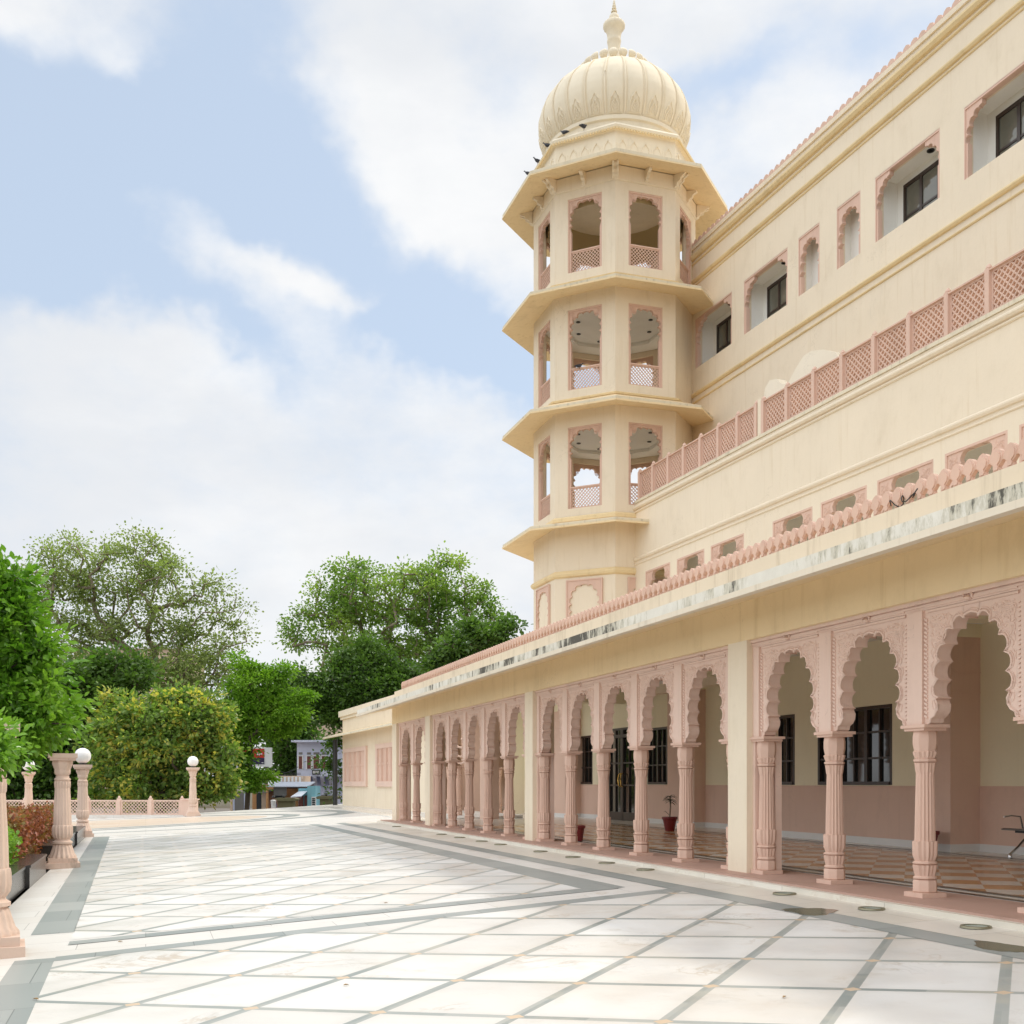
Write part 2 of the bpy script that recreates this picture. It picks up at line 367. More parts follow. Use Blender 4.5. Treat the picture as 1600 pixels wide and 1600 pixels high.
def tag(o, label, cat, group=None, kind=None):
    if label: o['label'] = label
    if cat: o['category'] = cat
    if group: o['group'] = group
    if kind: o['kind'] = kind
    return o
def frame_pt(a, n, s, z):   # z measured from the eye
    return Vector((math.cos(a)*n-math.sin(a)*s, math.sin(a)*n+math.cos(a)*s, z+EYE))
def W(u, v, Y):             # a point seen at photo pixel (u,v) that stands Y metres ahead
    return Vector(((u-800)/F*Y, Y, EYE-(v-HV)/F*Y))
class Root:
    """an Empty at the base of a thing; its parts are given in frame coordinates (n, s, z from eye)"""
    def __init__(s, name, a, base, label, cat, group=None):
        s.base = base; s.a = a; s.e = bpy.data.objects.new(name, None); C.objects.link(s.e)
        s.e.location = frame_pt(a, *base); s.e.rotation_euler = (0, 0, a); s.e.empty_display_size = .3
        tag(s.e, label, cat, group)
    def part(s, name, mb, m, smooth=None, parent=None, pos=None):
        if parent is None:
            if pos is None: return link(name, mb.mesh(name, m, smooth, s.base), s.e)
            return link(name, mb.mesh(name, m, smooth), s.e, tuple(p-b for p, b in zip(pos, s.base)))
        b = [x+y for x, y in zip(s.base, parent.location)]
        return link(name, mb.mesh(name, m, smooth, b), parent)
    def inst(s, name, me, pos, rotz=0, parent=None):
        if parent is None: return link(name, me, s.e, tuple(p-b for p, b in zip(pos, s.base)), rotz)
        return link(name, me, parent, tuple(p-b-c for p, b, c in zip(pos, s.base, parent.location)), rotz)
def ground_z(n): return -EYE+.038*n       # eye-relative ground height (the court falls away from the building)

# ------------------------------------------------------------------ arches and lattices (x along wall, y depth, z up; front at y=0)
def foil(hw, z0, z1, n, amp=.5, pointed=1.15, samples=6):
    dense = [(-hw, 0.0)]+[(-hw, z0*k/10) for k in range(1, 10)] if z0 > 1e-6 else []
    for k in range(61):
        a = math.pi/2*k/60; dense.append((-hw*math.cos(a), z0+(z1-z0)*math.sin(a)**pointed))
    L = [0]
    for p, q in zip(dense, dense[1:]): L.append(L[-1]+math.dist(p, q))
    def at(d):
        for k in range(len(L)-1):
            if L[k+1] >= d-1e-9:
                t = (d-L[k])/max(1e-9, L[k+1]-L[k]); return (dense[k][0]+(dense[k+1][0]-dense[k][0])*t, dense[k][1]+(dense[k+1][1]-dense[k][1])*t)
        return dense[-1]
    half = n/2.0; step = L[-1]/half; cusps = [at(step*k) for k in range(int(half)+1)]
    out = []
    def lobe(p, q, last):
        d = math.dist(p, q); nx, nz = -(q[1]-p[1])/d, (q[0]-p[0])/d
        for k in range(samples):
            t = k/samples; b = amp*d*math.sqrt(max(0, 1-(2*t-1)**2)); out.append((p[0]+(q[0]-p[0])*t+nx*b, p[1]+(q[1]-p[1])*t+nz*b))
    for p, q in zip(cusps, cusps[1:]): lobe(p, q, False)
    if n % 2 == 1:     # pointed apex lobe
        p = cusps[-1]; top = (0, z1+amp*step*.55)
        for t in (0, .25, .5, .75): out.append((p[0]*(1-t)-.25*step*math.sin(math.pi*t), p[1]+(top[1]-p[1])*(t**.8)))
        out.append(top)
    else: out.append(cusps[-1])
    return out+[(-x, z) for x, z in reversed(out[:-1])]
def arch_panel(mb, hw, h, curve, th, cz=.3, side_n=0):
    """plate -hw..hw x 0..h with the opening under curve; curve runs left to right"""
    outer = []
    for k, (x, z) in enumerate(curve):
        if k < side_n: outer.append((-hw, z)); continue
        if k >= len(curve)-side_n: outer.append((hw, z)); continue
        dx, dz = x, z-cz; t = 1e9
        if dx < -1e-9: t = min(t, -hw/dx)
        if dx > 1e-9: t = min(t, hw/dx)
        if dz > 1e-9: t = min(t, (h-cz)/dz)
        if dz < -1e-9: t = min(t, -cz/dz)
        outer.append((dx*t, cz+dz*t))
    n = len(curve); vs = []; fs = []
    for (x, z), (a, b) in zip(curve, outer): vs += [(x, 0, z), (a, 0, b), (x, th, z), (a, th, b)]
    for k in range(n-1):
        i, j = 4*k, 4*k+4
        fs += [(i, j, j+1, i+1), (i+2, i+3, j+3, j+2), (i, i+2, j+2, j)]
        o1, o2 = outer[k], outer[k+1]
        if abs(abs(o1[0])-hw) < 1e-6 and abs(o2[1]-h) < 1e-6 and abs(o1[1]-h) > 1e-6 or abs(o1[1]-h) < 1e-6 and abs(abs(o2[0])-hw) < 1e-6 and abs(o2[1]-h) > 1e-6:
            cx = hw if (o1[0]+o2[0]) > 0 else -hw
            c = len(vs); vs += [(cx, 0, h), (cx, th, h)]; fs += [(i+1, j+1, c), (i+3, c+1, j+3)]
    fs += [(0, 1, 3, 2), (4*n-4, 4*n-2, 4*n-1, 4*n-3)]
    mb.add(vs, fs)
    mb.add([(-hw, 0, h), (hw, 0, h), (hw, th, h), (-hw, th, h)], [(0, 1, 2, 3)])
    mb.add([(-hw, 0, 0), (-hw, 0, h), (-hw, th, h), (-hw, th, 0)], [(0, 1, 2, 3)]); mb.add([(hw, 0, 0), (hw, 0, h), (hw, th, h), (hw, th, 0)], [(3, 2, 1, 0)])
    return mb
def relief(mb, curve, hw, h, seed=1, r=.008, count=26, zmin=.0, cz=.3):
    """carved scrolls on the spandrels"""
    rnd = random.Random(seed)
    def inside(x, z):
        # outside the opening, inside the plate
        if abs(x) > hw-.03 or z > h-.04 or z < zmin+.03: return False
        best = min(curve, key=lambda p: (p[0]-x)**2+(p[1]-z)**2)
        return math.hypot(x, z-cz) > math.hypot(best[0], best[1]-cz)+.035
    for sx in (-1, 1):
        c0 = (hw*.70, h-.17*hw/.8-.10)
        for rr in (.105, .07, .035):
            rr *= hw/.8; mb.tube([(sx*(c0[0]+rr*math.cos(a*.4)), -.002, c0[1]+rr*math.sin(a*.4)) for a in range(17)], r, 5, False)
        for k in range(8):
            a = k*math.pi/4; mb.tube([(sx*(c0[0]+rr*math.cos(a)), -.002, c0[1]+rr*math.sin(a)), (sx*(c0[0]+rr*2.2*math.cos(a+.2)), -.002, c0[1]+rr*2.2*math.sin(a+.2))], r*.9, 4)
    made = 0; tries = 0
    while made < count and tries < 900:
        tries += 1
        x = rnd.uniform(0, hw); z = rnd.uniform(zmin, h); a = rnd.uniform(0, 6.28); cur = rnd.choice((-1, 1))*rnd.uniform(5, 16)
        L = []; px, pz = x, z; ok = True
        for k in range(11):
            if not inside(px, pz): ok = False; break
            L.append((px, pz)); a += cur*.012*(1+k*.35); px += math.cos(a)*.02*hw/.8; pz += math.sin(a)*.02*hw/.8
        if not ok and len(L) < 6: continue
        made += 1
        for sx in (-1, 1): mb.tube([(sx*p, -.001, q) for p, q in L], [r*(.5+.8*math.sin(math.pi*(i+1)/(len(L)+1))) for i in range(len(L))], 5)
def lattice(mb, w, h, cell=.1, bar=.022, th=.03, frame=.035, y=0):
    mb.box(-w/2, w/2, y, y+th+.015, 0, frame); mb.box(-w/2, w/2, y, y+th+.015, h-frame, h)
    mb.box(-w/2, -w/2+frame, y+.002, y+th+.013, frame, h-frame); mb.box(w/2-frame, w/2, y+.002, y+th+.013, frame, h-frame)
    x0, x1, z0, z1 = -w/2+frame, w/2-frame, frame, h-frame
    for sgn, yo in ((1, 0.0), (-1, .003)):
        c = -(w+h)
        while c < w+h:
            # line z = z0 + sgn*(x-x0) + c
            pts = []
            for X in (x0, x1):
                Z = z0+sgn*(X-x0)+c
                if z0 <= Z <= z1: pts.append((X, Z))
            for Z in (z0, z1):
                X = x0+(Z-z0-c)/sgn
                if x0 < X < x1: pts.append((X, Z))
            if len(pts) >= 2:
                p, q = pts[0], pts[-1]
                d = math.dist(p, q)
                if d > .02:
                    nx, nz = -(q[1]-p[1])/d*bar/2, (q[0]-p[0])/d*bar/2
                    a = y+.008+yo; b = y+th+yo
                    mb.add([(p[0]+nx, a, p[1]+nz), (q[0]+nx, a, q[1]+nz), (q[0]-nx, a, q[1]-nz), (p[0]-nx, a, p[1]-nz),
                            (p[0]+nx, b, p[1]+nz), (q[0]+nx, b, q[1]+nz), (q[0]-nx, b, q[1]-nz), (p[0]-nx, b, p[1]-nz)],
                           [(0, 1, 2, 3), (7, 6, 5, 4), (0, 4, 5, 1), (2, 6, 7, 3)])
            c += cell*1.414
    return mb
def wallholes(mb, a0, a1, z0, z1, holes, n0, n1):
    """wall in the n0..n1 slab running along s from a0 to a1, with rectangular openings (s0,s1,z0,z1)"""
    ss = sorted({a0, a1, *[h[0] for h in holes], *[h[1] for h in holes]})
    for p, q in zip(ss, ss[1:]):
        hs = sorted([h for h in holes if h[0] <= p+1e-6 and h[1] >= q-1e-6], key=lambda h: h[2]); z = z0
        for h in hs:
            if h[2] > z: face_box(mb, n0, n1, p, q, z, h[2])
            z = h[3]
        if z < z1: face_box(mb, n0, n1, p, q, z, z1)
def face_box(mb, n0, n1, p, q, z0, z1): mb.box(n0, n1, p, q, z0, z1)
# rotation that turns an arch built in x/z into a wall facing -n (arch x runs along -s)
ROTN = R(-90)

# ================================================================== THE SETTING
def ns_poly(name, pts, z_off, m, thick=None):
    """flat patch of the court given by (n,s) corners"""
    mb = MB(); top = [(n, s, ground_z(n)+z_off) for n, s in pts]; k = len(pts)
    if thick:
        mb.add(top+[(p[0], p[1], p[2]-thick) for p in top], [tuple(range(k))]+[(i, i+k, (i+1) % k+k, (i+1) % k) for i in range(k)])
    else: mb.add(top, [tuple(range(k))])
    o = link(name, mb.mesh(name, m), None, (0, 0, EYE), A1); o['kind'] = 'structure'; return o
def build_ground():
    g = MB(); g.add([(-1500, -300, -1.35), (1500, -300, -1.35), (1500, 2500, -1.35), (-1500, 2500, -1.35)], [(0, 1, 2, 3)])
    o = link('ground', g.mesh('ground', EARTH)); o['kind'] = 'structure'
    g = MB(); g.box(-60, 30, 70, 120, -1.5, -1.1)
    o = link('street', g.mesh('street', STREETM)); o['kind'] = 'structure'
    # court slab
    ns_poly('courtyard_pavement', [(-1.75, -6), (7.42, -6), (7.42, 37.3), (12.6, 37.3), (12.6, 64.5), (10.8, 64), (2.3, 58.2), (-12, 61.5), (-12, 41), (-1.75, 41)], 0, SLABW, 1.2)
    ns_poly('garden_bed_ground', [(-30, -6), (-1.9, -6), (-1.9, 41), (-12.1, 41), (-12.1, 60), (-30, 60)], -.06, EARTH)
    # long grey band on the left
    ns_poly('grey_paving_band', [(-1.18, 13.1), (-.74, 13.1), (-1.05, 36.5), (-1.52, 36.5)], .002, GREYB)
    ns_poly('grey_paving_band', [(-1.05, -5), (-.62, -5), (-.80, 11.25), (-1.15, 11.25)], .002, GREYB)
    # near field of rhombs, its two V bands and border bands
    ns_poly('marble_field', [(-.62, -5), (6.45, -5), (6.5, 12.75), (-.80, 11.1)], .002, PAVE)
    ns_poly('marble_field', [(-.74, 12.45), (5.45, 13.75), (5.25, 37.6), (-1.05, 36.5)], .002, PAVE)
    ns_poly('grey_paving_band', [(5.25, 38.2), (5.55, 37.9), (6.0, 13.55), (5.45, 13.45)], .0035, GREYB)
    ns_poly('grey_paving_band', [(-.74, 12.32), (-.74, 12.05), (5.9, 13.45), (5.5, 13.72)], .005, GREYB)
    ns_poly('grey_paving_band', [(-.80, 11.30), (-.80, 11.02), (6.45, 12.72), (6.45, 13.05)], .0035, GREYB)
    ns_poly('grey_paving_band', [(6.15, 38.0), (6.45, 38.0), (6.72, 11), (6.78, -5), (6.38, -5), (6.40, 11)], .005, GREYB)
    ns_poly('cream_paving_strip', [(6.80, -5), (7.43, -5), (7.43, 37.5), (6.47, 38.0), (6.74, 11)], .002, SLAB)
    # far round inlays
    def arcband(n_tip, s_mid, half, w, m, z, n_left=-11.8, name='curved_paving_band'):
        rad = half; pts = [(n_left, s_mid-half)]
        K = 24
        out = [(n_tip-rad*1.6+rad*1.6*math.cos(a), s_mid+rad*math.sin(a)) for a in [(-90+180*k/K)*math.pi/180 for k in range(K+1)]]
        inn = [(p[0]-w*math.cos((-90+180*k/K)*math.pi/180), p[1]-w*.45*math.sin((-90+180*k/K)*math.pi/180)) for k, p in enumerate(out)]
        mb = MB(); L1 = [(n_left, s_mid-half)]+out+[(n_left, s_mid+half)]; L2 = [(n_left, s_mid-half+w*.45)]+inn+[(n_left, s_mid+half-w*.45)]
        vs = []; fs = []
        for p, q in zip(L1, L2): vs += [(p[0], p[1], ground_z(p[0])+z), (q[0], q[1], ground_z(q[0])+z)]
        for k in range(len(L1)-1): fs.append((2*k, 2*k+1, 2*k+3, 2*k+2))
        mb.add(vs, fs); o = link(name, mb.mesh(name, m), None, (0, 0, EYE), A1); o['kind'] = 'structure'
        return inn
    arcband(9.0, 50.0, 8.4, .9, GREYB, .006)
    inn = arcband(6.3, 48.6, 5.6, .7, GREYB, .008)
    ns_poly('beige_paving_oval', [(-11.8, 44.0)]+[(p[0]-.7, 48.4+(p[1]-48.6)*.86) for p in inn]+[(-11.8, 52.6)], .003, BEIGE)
    ns_poly('grey_paving_band', [(-11, 40.1), (5.2, 38.7), (5.2, 39.0), (-11, 40.45)], .003, GREYB)
    # round in-ground lights along the kerb, and two wet stains
    for k, (n, s, rr) in enumerate([(7.22, q, .135) for q in (8.42, 9.97, 11.65, 15.55, 17.05, 18.59, 20.31, 22.86, 24.27, 26.14, 27.89, 33.3)]):
        r = bpy.data.objects.new('ground_light', None); C.objects.link(r); r.location = frame_pt(A1, n, s, ground_z(n)+.004)
        r.rotation_euler = (0, 0, A1)
        ords = ['nearest', 'second nearest', 'third nearest', 'fourth nearest', 'fifth nearest', 'sixth nearest', 'seventh nearest', 'eighth nearest', 'ninth nearest', 'tenth nearest', 'second farthest', 'farthest']
        tag(r, 'round flush ground light along the gallery step, %s of the row' % ords[k], 'ground light', 'round lights set in the paving along the step')
        if k == 0: meR = MB().lathe([(rr*.82, 0), (rr*.82, .02), (rr, .018), (rr*1.04, 0)], 32, cap=False).mesh('ring', RING, 30); meL = MB().lathe([(rr*.82, .0), (rr*.80, .012), (rr*.02, .016)], 32).mesh('lens', COVER, 30)
        link('ring', meR, r); link('lens', meL, r)
    for (n, s, a, b, rot) in [(6.62, 10.18, .24, .16, .2), (6.66, 7.45, .17, .16, -.2)]:
        rnd = random.Random(int(s*10)); pts = []
        for k in range(26):
            an = 2*math.pi*k/26; q = 1+.16*math.sin(3*an+rot*9)+.1*rnd.uniform(-1, 1); pts.append((n+a*q*math.cos(an), s+b*2*q*math.sin(an)))
        ns_poly('wet_patch_paving', pts, .006, PUDDLE)
build_ground()

# ================================================================== COLUMN PROTOTYPES
def flute(n, amp): return lambda a, z: 1+amp*abs(math.sin(a*n/2))-amp*.5
def column_mesh():
    mb = MB(); mb.box(-.155, .155, -.155, .155, 0, .05)
    oc = lambda a, z: math.cos(math.pi/8)/math.cos(((a+math.pi/8) % (math.pi/4))-math.pi/8)*1.0
    mb.lathe([(.118, .05), (.130, .06), (.130, .17), (.120, .185)], 32, fn=oc)
    mb.lathe([(.105, .185), (.128, .20), (.128, .215), (.108, .23)], 32, fn=oc)
    leaf = lambda a, z: oc(a, z)*(1+.045*math.cos(16*a))
    mb.lathe([(.104, .23), (.112, .26), (.126, .33), (.128, .345), (.112, .35)], 64, fn=leaf)
    mb.lathe([(.112, .35), (.134, .362), (.134, .375), (.112, .39)], 32, fn=oc)
    mb.lathe([(.104, .39), (.128, .45), (.130, .53), (.132, .60), (.122, .605)], 64, fn=leaf)
    fl = lambda a, z: 1+.07*math.cos(16*a)
    mb.lathe([(.103, .60), (.100, .8), (.094, 1.1), (.088, 1.36)], 96, fn=fl)
    mb.lathe([(.092, 1.34), (.098, 1.36), (.108, 1.44), (.112, 1.455)], 64, fn=leaf)
    mb.lathe([(.098, 1.455), (.124, 1.47), (.126, 1.49), (.104, 1.505)], 32, fn=oc)
    mb.lathe([(.106, 1.505), (.116, 1.53), (.128, 1.57), (.116, 1.58)], 64, fn=leaf)
    mb.lathe([(.116, 1.58), (.132, 1.66), (.132, 1.74), (.122, 1.80)], 32, fn=oc)
    mb.box(-.145, .145, -.165, .165, 1.80, 1.83); mb.box(-.165, .165, -.20, .20, 1.83, 1.865)
    return mb.mesh('column', PINK, 38)
COL = column_mesh()

# ================================================================== GALLERY (colonnaded wing)
FLZ = -1.235
def build_gallery():
    G = Root('arcaded_gallery', A1, (8.0, 20.0, FLZ), 'long cream and pink arcaded gallery wing with stained eave along the courtyard', 'building')
    S0, S1 = -3.0, 36.9           # along-wall extent
    # floors
    G.part('plinth', MB().box(7.50, 8.62, S0, S1+.3, -1.6, FLZ), PINKF)
    G.part('step', MB().box(7.40, 7.50, S0, S1+.35, -1.6, FLZ-.025), STEPM)
    G.part('gallery_floor', MB().box(8.62, 15.4, S0, S1+.3, -1.6, FLZ+.002), WMARB)
    G.part('checker_floor', MB().add([(9.05, S0, FLZ+.006), (13.0, S0, FLZ+.006), (13.0, 31.5, FLZ+.006), (9.05, 31.5, FLZ+.006)], [(0, 1, 2, 3)]), CHECK)
    st = MB()
    for a, b in ((8.62, 8.74), (8.92, 9.05), (13.0, 13.12), (13.35, 13.5)): st.add([(a, S0, FLZ+.007), (b, S0, FLZ+.007), (b, 31.5, FLZ+.007), (a, 31.5, FLZ+.007)], [(0, 1, 2, 3)])
    G.part('floor_border', st, DKSTRIP)
    # cream pillars
    pill = [(4.60, 5.10), (13.62, 14.14), (22.58, 23.10), (31.67, 32.60), (36.2, 36.9)]
    pill = [(4.55, 5.07), (13.62, 14.14), (22.58, 23.10), (31.68, 32.25), (36.25, 36.9)]
    for p0, p1 in pill:
        mb = MB(); mb.box(7.846, 8.34, p0, p1, FLZ, 1.963)
        G.part('pillar', mb, CREAM)
    # lintel and soffit
    G.part('lintel', MB().box(7.842, 8.38, S0, 36.904, 1.963, 2.80), CREAM_D)
    ea = MB(); ys = (S0, 37.9)
    prof = [(6.86, 2.27), (7.846, 2.50), (7.846, 2.62), (6.86, 2.44)]
    ea.loft([[(n, ys[0], z) for n, z in prof], [(n, ys[1], z) for n, z in prof]])
    G.part('eave', ea, CREAM_D)
    G.part('eave_edge', MB().box(6.845, 6.90, S0, 37.92, 2.335, 2.475), STAIN)
    G.part('eave_drip', MB().box(6.815, 6.92, S0, 37.93, 2.262, 2.333), CREAM_P)
    # parapet with cresting
    G.part('parapet', MB().box(7.86, 8.10, S0, 36.6, 2.62, 3.03), CREAM_P)
    G.part('roof', MB().box(8.10, 15.3, S0, 36.6, 2.951, 3.02).box(12.2, 18.9, 36.6, 57.1, 2.951, 3.02), CREAM)
    cr = MB(); s = S0; pitch = .19
    unit = MB()
    # pierced leaf unit outline: stem, shoulders and round head
    out = [(-.03, 0), (-.045, .03), (-.028, .07), (-.075, .115), (-.088, .17), (-.07, .215), (-.035, .245), (0, .258), (.035, .245), (.07, .215), (.088, .17), (.075, .115), (.028, .07), (.045, .03), (.03, 0)]
    while s < 35.9:
        for lvl, (k, d0, d1) in enumerate(((1.0, 0, .05), (.78, -.012, 0))):
            rings = []
            for yy in (d0, d1): rings.append([(7.93+yy, s+x*k, 3.03+.0*(1-k)+(z if k == 1 else .13+(z-.13)*.72)) for x, z in out])
            cr.loft(rings)
        cr.box(7.935, 7.99, s+.08, s+.125, 3.155, 3.20); cr.box(7.935, 7.99, s-.03, s+.175, 3.03, 3.05)
        s += pitch
    G.part('cresting', cr, PINK)
    # pink arcade: arch panels
    aw, ah = .8375, 1.22
    pre = [(-.655, 0), (-.62, .02), (-.61, .06), (-.55, .09), (-.51, .14), (-.50, .20), (-.535, .255)]
    body = foil(.49, .20, .80, 11, .42, 1.0, 7); body = [(x, z+.27) for x, z in body]
    curve = pre+body+[(-x, z) for x, z in reversed(pre)]
    mb = MB(); arch_panel(mb, aw, ah, curve, .17, .45, len(pre)+6)
    for k_, rr in ((0, .014), (1, .007)):
        off = [(x*(1+.05*k_), .45+(z-.45)*(1+.045*k_)) for x, z in curve]
        mb.tube([(x, -.004, z) for x, z in off], rr, 6)
    relief(mb, curve, aw-.19, ah-.03, 5, .008, 60, 0, .45)
    for k in range(24):                       # rope bands beside the strips
        z = .06+k*.045
        for sx in (-1, 1):
            mb.add([(sx*.655, -.016, z), (sx*.705, -.016, z+.02), (sx*.705, -.016, z+.045), (sx*.655, -.016, z+.025), (sx*.655, .01, z), (sx*.705, .01, z+.02), (sx*.705, .01, z+.045), (sx*.655, .01, z+.025)],
                   [(0, 1, 2, 3), (0, 4, 5, 1), (3, 2, 6, 7), (1, 5, 6, 2), (0, 3, 7, 4)])
    for sx in (-1, 1): mb.box(sx*.775-.0625, sx*.775+.0625, -.034, .0, 0, ah)
    mb.box(-.66, .66, -.022, -.001, ah-.03, ah-.005); mb.box(-.66, .66, -.034, -.0, ah+.02, ah+.05)
    mb.lathe([(.001, 0), (.035, .01), (.04, .03), (.02, .05), (.005, .055)], 10, (0, -.04, ah+.0))
    mb.tube([(-.05, -.04, ah+.03), (-.07, -.05, ah+.05), (-.05, -.05, ah+.07)], .012, 5); mb.tube([(.05, -.04, ah+.03), (.07, -.05, ah+.05), (.05, -.05, ah+.07)], .012, 5)
    ARCH = mb.mesh('arch', PINK_L, 40)
    bays = [(5.07, 13.62, 5), (14.14, 22.58, 5), (23.10, 31.68, 5), (32.25, 36.25, 2)]
    for b0, b1, n in bays:
        w = (b1-b0-.13)/n; sc = w/1.675
        for k in range(n):
            c = b0+.065+w*(k+.5)
            o = G.inst('arch', ARCH, (7.955, c, .63), ROTN); o.scale = (sc, 1, 1)
        for k in range(n+1):
            s_ = b0+.065+w*k
            if k == 0: s_ += .10
            if k == n: s_ -= .10
            G.inst('column', COL, (8.06, s_, FLZ), 0)
        G.part('beam', MB().box(7.935, 8.22, b0, b1, 1.85, 1.963).box(7.905, 7.935, b0, b1, 1.92, 1.963).box(7.92, 7.935, b0, b1, 1.885, 1.905), PINK_L)
        G.part('jamb', MB().box(7.94, 8.24, b0, b0+.065, FLZ, 1.85).box(8.16, 8.26, b0+.065, b0+.22, FLZ, .63), PINK_L); G.part('jamb', MB().box(7.94, 8.24, b1-.065, b1, FLZ, 1.85).box(8.16, 8.26, b1-.22, b1-.065, FLZ, .63), PINK_L)
    # rear wall (three depths), dado, skirting, pilasters
    def sr(u, n): return (n*1841/(u-228)-.311*n)/.9505
    NA, NB = 13.95, 14.9
    r0, r1, r2 = sr(1440, NA), sr(1150, NA), 43.0
    hA = [(sr(1394, NA), sr(1278, NA), -.04, 1.56), (sr(1242, NA), sr(1190, NA), -.04, 1.56)]
    hB = [(sr(994, NB), sr(950, NB), FLZ, 1.82), (sr(1043, NB), sr(1012, NB), -.04, 1.70), (sr(926, NB), sr(902, NB), -.04, 1.68)]
    for n, a, b, hh in ((14.3, S0, r0, []), (NA, r0, r1, hA), (NB, r1, r2, hB)):
        dr = [h for h in hh if h[2] < -1]
        w = MB(); wallholes(w, a, b, -.06, 2.9, hh, n, n+.3); G.part('rear_wall', w, INNER)
        w = MB(); wallholes(w, a, b, FLZ+.14, -.06, [(h[0], h[1], FLZ, 2) for h in dr], n-.015, n+.3); G.part('dado', w, PINK_DADO)
        w = MB(); wallholes(w, a, b, FLZ, FLZ+.14, [(h[0], h[1], FLZ, 2) for h in dr], n-.035, n+.3); G.part('skirting', w, WHITE)
        w = MB(); wallholes(w, a, b, -.085, -.055, [(h[0], h[1], -.2, 2) for h in dr], n-.03, n-.016); G.part('dado_rail', w, PINK_DADO)
    G.part('return_wall', MB().box(NA+.3, NB+.3, r1-.3, r1, FLZ, 2.9), INNER)
    for (a, b, n0, n1) in ((sr(1485, 13.65), sr(1445, 13.65), 13.65, 14.32), (sr(1085, 14.55), sr(1043, 14.55), 14.55, 14.95), (sr(884, 14.3), sr(860, 14.3), 14.3, 14.95), (4.6, 5.4, 13.8, 14.35)):
        G.part('pilaster', MB().box(n0, n1, a, b, FLZ+.14, 2.62).box(n0-.012, n1, a-.012, b+.012, 1.98, 1.995).box(n0-.012, n1, a-.012, b+.012, 1.62, 1.635), PINK_DADO)
        G.part('skirting', MB().box(n0-.015, n1, a-.015, b+.015, FLZ, FLZ+.14), WHITE)
        G.part('pilaster_cap', MB().box(n0-.02, n1, a-.02, b+.02, 2.62, 2.86), INNER)
    G.part('cross_wall', MB().box(14.1, 14.9, r2, r2+.25, FLZ, 2.9), INNER)
    # deep hall behind the last bays with a second arcade
    hall = MB(); hall.box(14.9, 15.2, r2+.25, 46.0, FLZ, 2.9); hall.box(18.5, 18.8, 46.0, 57, -.06, 2.9); hall.box(15.2, 18.5, 45.7, 46.0, FLZ, 2.9)
    G.part('hall_wall', hall, INNER)
    G.part('hall_end_wall', MB().box(11.2, 18.5, 56.5, 56.8, FLZ, 2.9), PINK_DADO)
    G.part('hall_floor', MB().box(8.62, 18.8, S1+.3, 57, -1.6, FLZ+.002), WMARB)
    for n, s in [(14.7, 52.7), (14.8, 50.2), (14.9, 47.7), (10.9, 39.6), (13.6, 43.3), (11.2, 42.0), (11.6, 45.0)]: G.inst('column', COL, (n, s, FLZ))
    for n, s, k in ((14.62, 51.45, 2.5), (14.72, 48.95, 2.5)):
        o = G.inst('arch', ARCH, (n, s, .63), ROTN); o.scale = (k/1.675, 1, 1)
    G.part('inner_beam', MB().box(14.5, 15.0, 46, 56.5, 1.85, 2.86), PINK_L)
    G.part('inner_pier', MB().box(12.6, 13.5, 44.6, 45.4, FLZ, 2.86), PINK_DADO)
    G.part('inner_pier', MB().box(11.0, 11.5, 36.6, 37.2, FLZ, 2.86), PINK_DADO)
    G.part('ceiling', MB().box(8.38, 15.3, S0, 36.6, 2.86, 2.95).box(12.2, 18.8, 36.6, 57, 2.86, 2.95), WHITEP)
    for s in (5.0, 13.9, 22.9, 31.9): G.part('ceiling_beam', MB().box(8.38, 14.9, s-.2, s+.2, 2.45, 2.859), INNER)
    scroll = MB()      # pale scroll bracket seen through the arches
    for q, (rr_, zc) in enumerate(((.16, 1.45), (.16, 1.12), (.14, .85))): scroll.tube([(10.9+rr_*math.sin(a)*1.0, 39.3-rr_*math.sin(a)*.6, zc+rr_*math.cos(a)) for a in [math.pi*j/10*1.5 for j in range(11)]], .035, 6)
    G.part('scroll_bracket', scroll, PINK_L, 50)
    holes = [(h, NA) for h in hA]+[(h, NB) for h in hB]
    # rear windows and the door
    for k, ((a, b, z0, z1), NW) in enumerate(holes):
        door_ = z0 < -1
        nm = 'door' if door_ else 'window'
        fr = MB(); t = .07; n0, n1 = NW-.005, NW+.08
        fr.box(n0, n1, a, a+t, z0, z1); fr.box(n0, n1, b-t, b, z0, z1); fr.box(n0, n1, a+t, b-t, z1-t, z1)
        if not door_: fr.box(n0-.02, n1, a+t, b-t, z0, z0+t)
        cols = 2 if b-a > .9 else 1
        if not door_ and b-a > 1.6: cols = 3
        for c in range(1, cols):
            x = a+(b-a)*c/cols; fr.box(n0+.005, n1, x-.05, x+.05, z0, z1-t)
        if not door_:
            for zz in (.34, .67):
                z = z0+(z1-z0)*zz; fr.box(n0+.015, n1-.01, a+t, b-t, z-.02, z+.02)
            if cols == 1: fr.box(n0+.01, n1, (a+b)/2-.03, (a+b)/2+.03, z0, z1)
            else:
                for c in range(cols): x = a+(b-a)*(c+.5)/cols; fr.box(n0+.018, n1, x-.02, x+.02, z0+t, z1-t)
        else:
            for c in (0, 1):
                xa = a+t if c == 0 else (a+b)/2+.02; xb = (a+b)/2-.02 if c == 0 else b-t
                fr.box(n0+.01, n1, xa, xa+.09, z0, z1-t); fr.box(n0+.01, n1, xb-.09, xb, z0, z1-t)
                fr.box(n0+.012, n1, xa, xb, z0, z0+.28)
                for zz in (.38, .62): z = z0+(z1-z0)*zz; fr.box(n0+.02, n1-.01, xa, xb, z-.025, z+.025)
                fr.box(n0+.02, n1-.01, (xa+xb)/2-.015, (xa+xb)/2+.015, z0+.28, z1-t)
            fr.box(n0+.005, n1, a+t, b-t, z1-.32, z1-.22)
